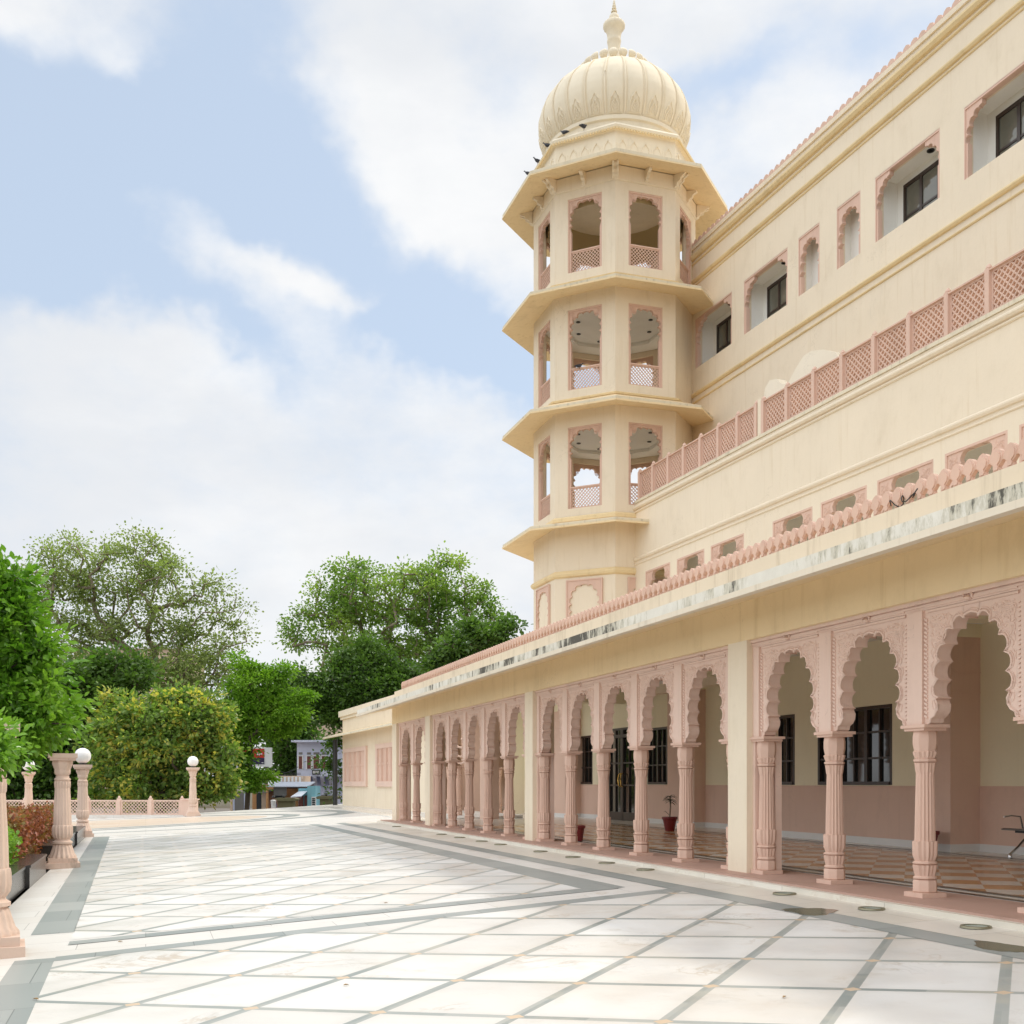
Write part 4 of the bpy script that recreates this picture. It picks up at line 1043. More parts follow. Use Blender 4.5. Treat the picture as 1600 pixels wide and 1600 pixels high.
# ================================================================== FAR LATTICE FENCE
def build_fence():
    n0 = Vector(((-30-800)/F*53.0, 53.0, 0)); n1 = Vector(((284-800)/F*52.6, 52.6, 0))
    n0 = Vector((-25.2, 53.0, 0))
    d = (n1-n0); ln = d.length; ang = math.atan2(d.y, d.x); k = 7; w = ln/k
    e = bpy.data.objects.new('lattice_fence', None); C.objects.link(e); zb = .0; e.location = (n0.x, n0.y, zb-.12); e.rotation_euler = (0, 0, ang)
    tag(e, 'pink stone lattice fence on a white kerb closing the far left side', 'fence')
    w = 1.5; k = int(ln/w)+1; st = ln-k*w
    kb = MB(); kb.box(st-.1, ln+.1, -.12, .2, -.5, .22); link('kerb', kb.mesh('kerb', SLABW), e)
    me = lattice(MB(), w-.16, .70, .115, .022, .04, .07).mesh('lattice_panel', PINK_L)
    pm = MB(); pm.box(-.08, .08, -.05, .13, 0, .78); pm.lathe([(.05, .78), (.07, .80), (.05, .86), (.01, .9)], 10, (0, .04, 0)); pme = pm.mesh('post', PINK_L)
    for i in range(k): link('lattice_panel', me, e, (st+w*(i+.5), 0, .22))
    for i in range(k+1): link('post', pme, e, (st+w*i, 0, .22))
    bl = MB(); bl.box(ln+.1, ln+.62, -.1, .5, -.2, .92); bl.box(ln+.05, ln+.67, -.15, .55, .92, .98); link('end_block', bl.mesh('end_block', PINK_L), e)
build_fence()

# ================================================================== PLANTS
def leaf_mesh(name, P, D, size, m, rnd, up=.5, elong=1.0, fold=.25):
    """P: leaf centres Nx3, builds folded leaf shapes (two triangles each side of the midrib)"""
    n = len(P); rs = np.random.RandomState(rnd)
    d = rs.normal(size=(n, 3)); d[:, 2] -= .2; d += D*.6; d /= np.linalg.norm(d, axis=1)[:, None]
    nr = rs.normal(size=(n, 3)); nr[:, 2] += up*2; nr -= d*np.sum(nr*d, axis=1)[:, None]; nr /= np.linalg.norm(nr, axis=1)[:, None]
    sd = np.cross(d, nr); sz = size*(.6+.8*rs.rand(n))[:, None]; L = d*sz*elong; Wd = sd*sz*.32; Fd = nr*sz*fold*.4
    v = np.empty((n, 6, 3)); v[:, 0] = P-L*.5; v[:, 1] = P-L*.1+Wd+Fd; v[:, 2] = P+L*.22+Wd*.7+Fd*.7; v[:, 3] = P+L*.5-Fd*.6; v[:, 4] = P+L*.22-Wd*.7+Fd*.7; v[:, 5] = P-L*.1-Wd+Fd
    me = bpy.data.meshes.new(name); me.vertices.add(n*6); me.vertices.foreach_set('co', v.reshape(-1))
    base = (np.arange(n)*6)[:, None]
    loops = (base+np.array([0, 1, 2, 3, 0, 3, 4, 5])[None]).reshape(-1)
    me.loops.add(len(loops)); me.loops.foreach_set('vertex_index', loops.astype(np.int32))
    me.polygons.add(n*2); me.polygons.foreach_set('loop_start', (np.arange(n*2)*4).astype(np.int32)); me.polygons.foreach_set('loop_total', np.full(n*2, 4, np.int32))
    me.materials.append(m); me.update(); me.validate(); return me
def tree(name, base, top_h, lobes, clumps, per, size, mleaf, mbark, seed, label, cat='tree', cr=.5, r0=.02, shell=.6, up=.5, elong=1.0, flat=.7, rmin=.0, group=None):
    """lobes: (x,y,z, rx,ry,rz) in world metres; clumps of leaves at twig ends joined to the trunk by limbs"""
    rnd = random.Random(seed); rs = np.random.RandomState(seed); base = Vector(base)
    e = bpy.data.objects.new(name, None); C.objects.link(e); e.location = base; tag(e, label, cat, group)
    vol = [l[3]*l[4]*l[5] for l in lobes]; tot = sum(v**.75 for v in vol); ends = []
    for l, v in zip(lobes, vol):
        for _ in range(max(3, int(clumps*v**.75/tot))):
            while True:
                p = Vector((rnd.uniform(-1, 1), rnd.uniform(-1, 1), rnd.uniform(-1, 1)))
                if p.length <= 1 and (p.length > shell*.9 or rnd.random() < .30): break
            ends.append(Vector((l[0]+p.x*l[3], l[1]+p.y*l[4], l[2]+p.z*l[5])))
    # skeleton
    top = base+Vector((rnd.uniform(-.3, .3), rnd.uniform(-.3, .3), top_h)); nodes = []; par = []
    for i in range(5): nodes.append(base.lerp(top, i/4)+Vector((rnd.uniform(-.08, .08), 0, 0))); par.append(i-1)
    order = sorted(range(len(ends)), key=lambda i: (ends[i]-top).length); tips = []
    for oi in order:
        q = ends[oi]; best = None; bd = 1e9
        for i, nd in enumerate(nodes):
            if i < 2: continue
            dist = (nd-q).length+max(0, nd.z-q.z)*.8+(nd-top).length*.12
            if dist < bd: bd = dist; best = i
        nd = nodes[best]; L = (q-nd).length; k = max(1, min(6, int(L/.9))); cur = best
        sag = Vector((rnd.uniform(-1, 1), rnd.uniform(-1, 1), rnd.uniform(.1, 1)))*L*.12
        for j in range(1, k+1):
            f = j/k; p = nd.lerp(q, f)+sag*math.sin(math.pi*f); nodes.append(p); par.append(cur); cur = len(nodes)-1
        tips.append(cur)
    rad = [0.0]*len(nodes); cnt = [0.0]*len(nodes)
    for t_ in tips: cnt[t_] += 1
    for i in range(len(nodes)-1, 0, -1):
        if par[i] >= 0: cnt[par[i]] += cnt[i]
    rad = [max(rmin, r0*(max(1, c)**.45)) for c in cnt]
    tm = MB()
    for i in range(1, len(nodes)):
        a, b = nodes[par[i]]-base, nodes[i]-base
        if (a-b).length > 1e-3: tm.tube([a, b], [min(rad[par[i]], rad[i]*1.5), rad[i]], 6 if rad[i] > .05 else 4, False)
    link('trunk', tm.mesh('trunk', mbark, 60), e)
    P = []; D = []
    for q in ends:
        k = int(per*rnd.uniform(.5, 1.4)); c = np.array(q-base); o = rs.normal(size=(k, 3))*cr*np.array([1, 1, flat])*rnd.uniform(.6, 1.25); P.append(c+o); dd = o/(np.linalg.norm(o, axis=1)[:, None]+1e-6); D.append(dd)
    P = np.concatenate(P); D = np.concatenate(D)
    link('crown', leaf_mesh('crown', P, D, size, mleaf, seed, up, elong), e)
    return e
def lob(u, v, ru, rv, Y, dy=None):
    p = W(u, v, Y); return (p.x, p.y, p.z, ru*Y/F, (dy or ru*Y/F*.7), rv*Y/F)
def build_plants():
    # near glossy tree in the bed
    Y = 22
    tree('garden_tree', (-12.0, Y+1, -.15), 2.4, [lob(-30, 1000, 95, 120, Y), lob(-60, 960, 105, 84, Y), lob(30, 1110, 95, 70, Y), lob(-60, 1130, 110, 70, Y), lob(52, 1138, 56, 22, Y+1), lob(0, 945, 52, 58, Y), lob(60, 1040, 40, 40, Y)], 330, 85, .14, L_NEAR, BARKD, 11,
         'leafy bright green garden tree at the left edge behind the pillars', cr=.23, r0=.012, shell=.55, elong=1.15)
    tree('young_tree', (-5.9, 9.9, -.1), 1.5, [(-4.62, 9.75, 1.95, .32, .3, .22)], 40, 46, .065, L_NEAR, BARKD, 13,
         'leafy low branch of a young tree over the cut off pillar at the left edge', cr=.13, r0=.006, shell=.4, elong=1.15)
    # hedge
    e = bpy.data.objects.new('garden_hedge', None); C.objects.link(e); e.location = frame_pt(A1, -2.9, 24, ground_z(-2.9)); e.rotation_euler = (0, 0, A1); tag(e, 'clipped red and green leaved hedge in the bed between the pillars', 'hedge')
    rs = np.random.RandomState(4); K = 26000
    P = np.stack([rs.uniform(-.75, .75, K), rs.uniform(-5.8, 6.2, K), rs.uniform(.05, 1.0, K)], 1); P[:, 2] = np.where(rs.rand(K) < .5, .95+.10*rs.normal(size=K), P[:, 2]); P[:, 0] = np.where(rs.rand(K) < .35, .72+.07*rs.normal(size=K), P[:, 0])
    ism = P[:, 1] < -3.3
    link('red_foliage', leaf_mesh('red_foliage', P[~ism], np.zeros((int((~ism).sum()), 3)), .085, L_RED, 5, .6), e)
    link('green_foliage', leaf_mesh('green_foliage', P[ism]*np.array([1, 1, .82]), np.zeros((int(ism.sum()), 3)), .085, L_GRN, 6, .6), e)
    tw = MB(); rr = random.Random(3)
    for k in range(60):
        x, y = rr.uniform(-.6, .6), rr.uniform(-5.6, 6); tw.tube([(x, y, 0), (x+rr.uniform(-.1, .1), y, .4), (x+rr.uniform(-.2, .2), y+.1, .85)], [.02, .014, .006], 5)
    link('stems', tw.mesh('stems', BARKD), e)
    # bed kerb of black stone blocks
    kb = bpy.data.objects.new('planter_kerb', None); C.objects.link(kb); kb.location = frame_pt(A1, -1.95, 12, ground_z(-1.95)); kb.rotation_euler = (0, 0, A1); tag(kb, 'polished black stone kerb blocks edging the garden bed', 'kerb')
    for y0, y1, x in ((-1, 4.3, 0), (4.36, 7.2, -.06), (7.26, 10.3, .0), (13.2, 16.5, 0), (16.56, 20.2, -.05), (20.26, 24.4, 0)):
        mb = MB(); mb.box(x-.28, x+.2, y0, y1, 0, .33); mb.box(x-.30, x+.22, y0-.01, y1+.01, .33, .37); link('stone_block', mb.mesh('stone_block', BLACKST), kb)
    # yellow green bushy tree
    Y = 60
    tree('yellow_tree', W(250, 1262, Y)+Vector((0, 0, -1)), 3.0, [lob(250, 1150, 92, 66, Y), lob(300, 1120, 60, 45, Y), lob(200, 1180, 60, 60, Y), lob(320, 1200, 52, 52, Y), lob(240, 1230, 80, 32, Y), lob(180, 1100, 26, 22, Y), lob(345, 1225, 22, 22, Y), lob(160, 1150, 26, 26, Y), lob(355, 1170, 16, 20, Y), lob(270, 1090, 26, 14, Y), lob(150, 1225, 20, 30, Y)], 620, 58, .24, L_YEL, BARKD, 21,
         'bushy green tree with yellow leaf tips behind the far lamp pillar', cr=.36, r0=.014, shell=.62)
    Y = 78
    tree('sparse_tree', W(195, 1250, Y)+Vector((0, 0, -2)), 10.5, [lob(110, 890, 66, 50, Y), lob(200, 890, 78, 58, Y), lob(250, 930, 70, 60, Y), lob(345, 945, 45, 48, Y), lob(120, 950, 70, 55, Y), lob(60, 930, 40, 55, Y), lob(330, 1010, 62, 42, Y), lob(240, 870, 30, 30, Y), lob(115, 850, 24, 22, Y), lob(100, 1030, 60, 40, Y), lob(260, 1050, 100, 34, Y), lob(230, 990, 80, 26, Y), lob(150, 985, 60, 24, Y), lob(300, 1050, 90, 24, Y)], 560, 54, .20, L_OLIVE, BARK, 31,
         'tall sparse olive leaved tree with pale spreading limbs on the left', cr=.50, r0=.024, shell=.45, rmin=.02)
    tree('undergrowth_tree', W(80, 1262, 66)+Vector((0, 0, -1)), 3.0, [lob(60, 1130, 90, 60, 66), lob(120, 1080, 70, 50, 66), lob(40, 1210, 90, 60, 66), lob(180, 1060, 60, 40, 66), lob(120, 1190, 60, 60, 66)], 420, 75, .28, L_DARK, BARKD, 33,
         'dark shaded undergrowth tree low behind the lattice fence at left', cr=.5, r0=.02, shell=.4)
    Y = 68
    tree('feathery_tree', W(386, 1262, Y)+Vector((0, 0, -1)), 5.0, [lob(400, 1075, 46, 36, Y), lob(425, 1120, 44, 36, Y), lob(380, 1115, 40, 46, Y), lob(448, 1110, 30, 26, Y), lob(368, 1190, 24, 32, Y), lob(388, 1222, 26, 16, Y), lob(416, 1212, 16, 10, Y), lob(438, 1140, 24, 12, Y), lob(378, 1160, 22, 22, Y), lob(375, 1035, 18, 14, Y), lob(468, 1085, 18, 14, Y), lob(440, 1050, 20, 14, Y), lob(350, 1150, 18, 22, Y)], 460, 80, .15, L_FEATH, BARKD, 41,
         'feathery bright green tree between the yellow tree and the shops', cr=.32, r0=.011, shell=.35, flat=.45, elong=1.4)
    Y = 92
    tree('peepul_tree', W(640, 1262, Y)+Vector((0, 0, -2)), 10.0, [lob(620, 930, 100, 48, Y), lob(690, 905, 55, 46, Y), lob(545, 915, 60, 42, Y), lob(490, 985, 55, 40, Y), lob(600, 985, 100, 60, Y), lob(720, 970, 60, 50, Y), lob(745, 935, 30, 30, Y), lob(510, 940, 40, 40, Y), lob(560, 1030, 70, 40, Y), lob(700, 868, 20, 16, Y), lob(650, 1030, 70, 34, Y), lob(735, 1005, 50, 30, Y), lob(590, 1060, 60, 30, Y), lob(450, 990, 16, 14, Y), lob(770, 960, 20, 18, Y)], 580, 60, .24, L_PEEP, BARK, 51,
         'large round crowned peepul tree behind the gallery roof with gaps of sky', cr=.50, r0=.03, shell=.5, rmin=.02)
    Y = 74
    tree('dark_tree', W(575, 1262, Y)+Vector((0, 0, -1)), 5.0, [lob(560, 1080, 60, 50, Y), lob(535, 1120, 42, 46, Y), lob(600, 1100, 70, 60, Y), lob(640, 1068, 44, 30, Y), lob(500, 1090, 30, 30, Y), lob(600, 1035, 22, 18, Y), lob(540, 1035, 26, 24, Y), lob(480, 1060, 16, 14, Y), lob(575, 1010, 16, 16, Y), lob(516, 1180, 13, 26, Y), lob(527, 1225, 7, 26, Y)], 620, 62, .24, L_DARK, BARKD, 61,
         'dense dark green tree overhanging the low annex corner', cr=.42, r0=.02, shell=.35)
    tree('roofside_tree', W(760, 1262, 62)+Vector((0, 0, -1)), 8.0, [lob(715, 1015, 40, 20, 62), lob(792, 978, 22, 14, 62), lob(760, 1000, 34, 22, 62), lob(690, 1040, 30, 20, 62), lob(738, 985, 16, 12, 62)], 90, 60, .25, L_DARK, BARKD, 63,
         'small dark leaved tree showing over the gallery roof beside the tower', cr=.35, r0=.02, shell=.5)
    tree('street_tree', W(455, 1262, 100)+Vector((0, 0, -2)), 5.0, [lob(460, 1170, 40, 46, 100), lob(455, 1100, 40, 50, 100)], 160, 80, .35, L_DARK, BARKD, 64,
         'dark tree filling the gap behind the billboard and the shops', cr=.7, r0=.03, shell=.4)
build_plants()

# ================================================================== FAR STREET
def wroot(name, loc, label, cat, rot=0, group=None):
    e = bpy.data.objects.new(name, None); C.objects.link(e); e.location = loc; e.rotation_euler = (0, 0, rot); tag(e, label, cat, group); return e
def wpart(name, mb, m, e, sm=None, parent=None): return link(name, mb.mesh(name, m, sm, tuple(e.location)), parent or e)
def build_street():
    Y = 96; k = Y/F; px = lambda u: (u-800)*k; pz = lambda v: EYE-(v-HV)*k
    e = wroot('white_shophouse', (px(500), Y, -1.1), 'bluish white two storey shophouse with brown shutters beyond the court', 'building')
    mb = MB(); mb.box(px(464), px(540), Y, Y+9, pz(1213), pz(1160)); wpart('upper_wall', mb, BLUEW, e)
    wpart('roof_slab', MB().box(px(458), px(541), Y-.9, Y+9.2, pz(1160), pz(1157)), BLUEW, e)
    mb = MB(); mb.box(px(476), px(540), Y+1.2, Y+9, -1.1, pz(1213)); wpart('lower_wall', mb, BLUEW, e)
    br = MB()
    for u in (476, 488, 500, 512): 
        x = px(u); br.loft([[(x+w, Y+1.2, pz(1230)), (x+w, Y+1.2, pz(1213)), (x+w, Y+.0, pz(1213)), (x+w, Y+.1, pz(1216))] for w in (0, .3)])
    wpart('bracket', br, BLUEW, e)
    for a, b in ((467, 472.5), (480, 486), (490, 499), (503, 509)):
        w = wpart('window', MB().box(px(a), px(b), Y-.06, Y+.02, pz(1201), pz(1182)), BROWN, e)
        wpart('frame', MB().box(px(a)-.08, px(a), Y-.09, Y, pz(1202), pz(1181)).box(px(b), px(b)+.08, Y-.09, Y, pz(1202), pz(1181)).box(px(a)-.1, px(b)+.1, Y-.1, Y, pz(1181), pz(1180)), WHITE, e, None)
        wpart('vent', MB().box(px(a), px(b), Y-.05, Y+.02, pz(1179), pz(1175.5)), GREYC, e)
    wpart('signboard', MB().box(px(488), px(500), Y-.12, Y, pz(1210), pz(1203)), DKSIGN, e)
    wr = MB()
    for q in range(5): wr.box(px(489.5+q*2), px(490.8+q*2), Y-.14, Y-.12, pz(1208.5), pz(1204.6))
    wpart('sign_lettering', wr, WHITE, e)
    wpart('arch_hood', MB().tube([(px(514+13*math.cos(a)), Y+1.1, pz(1242-14*math.sin(a))) for a in [math.pi*q/14 for q in range(15)]], .12, 6), BLUEW, e)
    wpart('doorway', MB().box(px(498), px(517), Y+1.05, Y+1.22, -1.1, pz(1243)), DKSIGN, e)
    # tall pale blocks behind
    e2 = wroot('cream_rooftop_house', (px(480), Y+14, -1.1), 'pale cream rooftop house behind the bluish white shophouse', 'building')
    wpart('wall', MB().box(px(466)*1.15, px(545)*1.15, Y+14, Y+22, -1.1, pz(1112)), FARPINK, e2); wpart('window', MB().box(px(470)*1.15, px(476)*1.15, Y+13.9, Y+14, pz(1135), pz(1124)), DKSIGN, e2)
    wpart('parapet', MB().box(px(464)*1.15, px(547)*1.15, Y+13.8, Y+22.2, pz(1112), pz(1108)), WHITE, e2)
    p = W(190, 1020, 130); e3 = wroot('peach_apartment_block', (p.x, 130, -1.1), 'peach apartment block glimpsed through the sparse tree', 'building')
    kk = 130/F; mb = MB(); mb.box((115-800)*kk, (275-800)*kk, 130, 142, -1.1, EYE-(1014-HV)*kk); wpart('wall', mb, FARPINK, e3)
    for a in range(120, 270, 22): wpart('window', MB().box((a-800)*kk, (a+9-800)*kk, 129.9, 130, EYE-(1042-HV)*kk, EYE-(1026-HV)*kk), DKSIGN, e3)
    wpart('roof_edge', MB().box((112-800)*kk, (278-800)*kk, 129.6, 142.3, EYE-(1014-HV)*kk, EYE-(1011-HV)*kk), WHITE, e3)
    # shop row
    Y = 88; k2 = Y/F; px = lambda u: (u-800)*k2; pz = lambda v: EYE-(v-HV)*k2
    s = wroot('shop_row', (px(430), Y, -1.1), 'row of low shops with tin roofs across the street', 'building')
    wpart('wall', MB().box(px(385), px(463), Y+2, Y+6, -1.1, pz(1226)), ORANGE, s)
    wpart('brick_top', MB().box(px(414), px(464), Y+2.5, Y+6, pz(1226), pz(1212)), FARPINK, s)
    rl = MB()
    for u in range(416, 464, 6): rl.box(px(u), px(u+3), Y+2.4, Y+2.5, pz(1222), pz(1213.5))
    wpart('balusters', rl, WHITE, s)
    ro = MB(); 
    def sheet(u0, u1, v0, v1, dy0, dy1, name, m):
        mb = MB(); n = int((u1-u0)*1.2); pts = [(px(u0+(u1-u0)*i/n), .05*(i % 2)) for i in range(n+1)]
        vs = []; fs = []
        for x, h in pts: vs += [(x, Y+dy0, pz(v0)+h), (x, Y+dy1, pz(v1)+h), (x, Y+dy0, pz(v0)+h-.05), (x, Y+dy1, pz(v1)+h-.05)]
        for i in range(n): a, b = 4*i, 4*i+4; fs += [(a, b, b+1, a+1), (a+2, a+3, b+3, b+2), (a, a+2, b+2, b)]
        mb.add(vs, fs); wpart(name, mb, m, s)
    sheet(419, 484, 1229, 1222, -1, 2.4, 'tin_roof', SHEET); sheet(395, 422, 1238, 1234, -1, 2.2, 'tin_roof', GREYC); sheet(448, 484, 1232, 1226, -.2, 2.0, 'tin_roof', RUST)
    wpart('tarp', MB().box(px(430), px(450), Y-.6, Y-.5, pz(1243), pz(1228)), GREYC, s)
    for a, b, m, nm in ((393, 401, DKSIGN, 'doorway'), (401, 408, FARPINK, 'pier'), (408, 420, RUST, 'shutter'), (424, 436, DKSIGN, 'doorway'), (448, 462, ORANGE, 'shutter')):
        wpart(nm, MB().box(px(a), px(b), Y+1.7, Y+1.98, -1.1, pz(1238 if nm != 'shutter' else 1236)), m, s)
    po = MB(); po.tube([(px(421.5), Y-.9, -1.1), (px(421.5), Y-.9, pz(1228))], .1, 8); wpart('post', po, ORANGE, s)
    # white railings/fence poles left of shops
    e = wroot('white_gate_fence', (px(375), Y-4, -1.1), 'pale gate posts and grey sheet fence below the feathery tree', 'fence')
    for a, b, m in ((362, 366, FARPINK), (366.5, 369, BLUEW), (369.5, 383, GREYC), (383.5, 392, BLUEW)): wpart('panel', MB().box(px(a)*.96, px(b)*.96, Y-4, Y-3.8, -1.1, pz(1237 if m is GREYC else 1230)), m, e)
    # teal kiosk with awning
    Y3 = 84; k3 = Y3/F; px = lambda u: (u-800)*k3; pz = lambda v: EYE-(v-HV)*k3
    e = wroot('teal_kiosk', (px(478), Y3, -1.1), 'teal painted street kiosk with pale folding awning', 'kiosk')
    wpart('body', MB().box(px(463), px(479), Y3+.8, Y3+2.2, -1.1, pz(1232)).box(px(479), px(492), Y3+.3, Y3+2.4, -1.1, pz(1228)), TEAL, e)
    wpart('opening', MB().box(px(463.5), px(471), Y3+.72, Y3+.8, -1.1, pz(1244)).box(px(473), px(478), Y3+.7, Y3+.8, -1.1, pz(1243)), BROWN, e)
    aw = MB(); a0 = (px(457), Y3-.6, pz(1244)); aw.add([(px(457), Y3-.7, pz(1244.5)), (px(474), Y3-.7, pz(1243.5)), (px(478), Y3+.75, pz(1236)), (px(464), Y3+.75, pz(1236.5)), (px(457), Y3-.7, pz(1246)), (px(474), Y3-.7, pz(1245))], [(0, 1, 2, 3), (4, 5, 1, 0)])
    wpart('awning', aw, SHEET, e)
    sb = MB(); sb.box(px(486), px(493), Y3+.15, Y3+.28, pz(1262), pz(1245)); sg = wpart('notice_board', sb, WHITE, e)
    mk = MB()
    for q in range(4): mk.lathe([(.01, 0), (.01, .02)], 6) if False else mk.box(px(487.2), px(491.8), Y3+.12, Y3+.15, pz(1249+q*3), pz(1247+q*3))
    wpart('notice_marks', mk, DKSIGN, e)
    # carts
    for u, v, lab in ((447, 1251, 'wooden street cart with curved canopy left of the teal kiosk'), (513, 1248, 'wooden street cart with curved canopy in front of the white shophouse')):
        Yc = 80; kc = Yc/F; x = (u-800)*kc; z = EYE-(v-HV)*kc
        e = wroot('vendor_cart', (x, Yc, -1.1), lab, 'cart', 0, 'vendor carts on the street')
        tb = MB(); tb.loft([[(x-.75+q*0, Yc+yy, z-.02) , (x+.75, Yc+yy, z-.02), (x+.95, Yc+yy, z+.12), (x+.6, Yc+yy, z+.2), (x-.6, Yc+yy, z+.2), (x-.8, Yc+yy, z+.12)] for q, yy in ((0, -.5), (0, .5))]); wpart('top', tb, simple('olive_wood', (.18, .17, .09), .8) if 'olive_wood' not in MATS else MATS['olive_wood'], e)
        bd = MB(); bd.box(x-.55, x+.6, Yc-.35, Yc+.35, z-.7, z-.02); wpart('body', bd, MATS['olive_wood'], e)
        for wx in (-.45, .45):
            wl = MB(); wl.tube([(x+wx, Yc-.42, -.8), (x+wx, Yc-.36, -.8)], .28, 16); wpart('wheel', wl, BLACKM, e)
        pl = MB(); pl.lathe([(.06, z+.2), (.11, z+.3), (.05, z+.42), (.01, z+.44)], 10, (x-.15, Yc, 0)); wpart('water_jar', pl, BLACKM, e)
    # blue barrel
    Yc = 80; kc = Yc/F; x = (433-800)*kc; e = wroot('blue_barrel', (x, Yc+1, -1.1), 'blue plastic barrel beside the left vendor cart', 'barrel')
    wpart('drum', MB().lathe([(.26, -1.1), (.3, -1.0), (.3, -.4), (.28, -.35), (.31, -.1), (.3, .05), (.05, .1)], 18, (x, Yc+1, 0)), BLUEPL, e, 40); wpart('lid', MB().lathe([(.31, .05), (.31, .1), (.1, .13)], 18, (x, Yc+1, 0)), BLUEPL, e, 40)
    # billboard
    Yb = 90; kb = Yb/F; px = lambda u: (u-800)*kb; pz = lambda v: EYE-(v-HV)*kb
    e = wroot('billboard', (px(405), Yb, -1.1), 'red and navy billboard in a white frame behind the feathery tree', 'billboard')
    wpart('frame', MB().box(px(374), px(423), Yb, Yb+.6, pz(1198), pz(1168)), WHITE, e)
    wpart('red_print', MB().box(px(375), px(413), Yb-.05, Yb, pz(1184), pz(1170)), REDB, e); wpart('navy_print', MB().box(px(375), px(413), Yb-.05, Yb, pz(1194), pz(1184.3)), NAVY, e)
    lt = MB()
    for q, (a, b, c, d) in enumerate(((402, 404, 1180, 1176), (405, 406.5, 1181, 1175), (407.5, 410, 1179, 1177), (409, 412, 1192.3, 1191.4))): lt.box(px(a), px(b), Yb-.08, Yb-.05, pz(c), pz(d))
    wpart('lettering', lt, WHITE, e); 
    for u in (384, 415): wpart('leg', MB().tube([(px(u), Yb+.3, -1.1), (px(u), Yb+.3, pz(1198))], .14, 8), GREYC, e)
    # wires
    e = wroot('overhead_cables', (px(440), Yb-4, -1.1), 'sagging dark overhead cables above the shop roofs', 'cables')
    for q, (u0, v0, u1, v1) in enumerate(((413, 1212, 464, 1202), (420, 1200, 470, 1208), (415, 1207, 462, 1210), (430, 1210, 466, 1198), (400, 1203, 470, 1210))):
        pts = []
        for j in range(13):
            f = j/12; P_ = W(u0+(u1-u0)*f, v0+(v1-v0)*f+3*math.sin(math.pi*f), 86); pts.append(P_)
        mb = MB(); mb.tube(pts, .022, 4); wpart('cable', mb, BLACKM, e)
    # person walking on the street
    base = Vector(((427.5-800)/F*79, 79, -1.02))
    vs = {'pelvis': (0, 0, .92), 'chest': (0, .02, 1.28), 'neck': (0, .0, 1.46), 'head': (0, -.01, 1.60), 'crown': (0, 0, 1.70), 'hL': (-.09, 0, .88), 'kL': (-.1, -.1, .5), 'aL': (-.1, .0, .08), 'tL': (-.1, -.14, .04), 'hR': (.09, 0, .88), 'kR': (.1, .05, .5), 'aR': (.1, .18, .1), 'tR': (.1, .06, .04),
          'sL': (-.19, 0, 1.38), 'eL': (-.25, .05, 1.1), 'wL': (-.24, -.06, .88), 'sR': (.19, 0, 1.38), 'eR': (.25, .02, 1.1), 'wR': (.24, -.1, .9), 'fL': (-.23, -.1, .79), 'fR': (.23, -.15, .81)}
    ed = [('pelvis', 'chest'), ('chest', 'neck'), ('neck', 'head'), ('head', 'crown'), ('pelvis', 'hL'), ('hL', 'kL'), ('kL', 'aL'), ('aL', 'tL'), ('pelvis', 'hR'), ('hR', 'kR'), ('kR', 'aR'), ('aR', 'tR'), ('chest', 'sL'), ('sL', 'eL'), ('eL', 'wL'), ('wL', 'fL'), ('chest', 'sR'), ('sR', 'eR'), ('eR', 'wR'), ('wR', 'fR')]
    rd = {'pelvis': .14, 'chest': .15, 'neck': .06, 'head': .10, 'crown': .08, 'hL': .1, 'hR': .1, 'kL': .07, 'kR': .07, 'aL': .045, 'aR': .045, 'tL': .04, 'tR': .04, 'sL': .07, 'sR': .07, 'eL': .05, 'eR': .05, 'wL': .035, 'wR': .035, 'fL': .03, 'fR': .03}
    names = list(vs); me = bpy.data.meshes.new('person'); me.from_pydata([vs[n] for n in names], [(names.index(a), names.index(b)) for a, b in ed], [])
    p = link('person', me, None, base); me.materials.append(SKIN); tag(p, 'small distant person in white and red clothes walking beside the blue barrel', 'person')
    p.modifiers.new('skin', 'SKIN'); sv = me.skin_vertices[0].data
    for i, n in enumerate(names): sv[i].radius = (rd[n], rd[n])
    sv[0].use_root = True; p.modifiers.new('sub', 'SUBSURF').levels = 1; p.modifiers['sub'].render_levels = 2
    link('shirt', MB().lathe([(.18, .85), (.17, 1.0), (.19, 1.25), (.21, 1.38), (.1, 1.45)], 16).mesh('shirt', WHITE, 60), p); link('skirt', MB().lathe([(.24, .35), (.22, .6), (.18, .86)], 16).mesh('skirt', REDB, 60), p); link('hair', MB().lathe([(.115, 1.58), (.12, 1.65), (.09, 1.72), (.01, 1.735)], 14).mesh('hair', BLACKM, 60), p)
build_street()

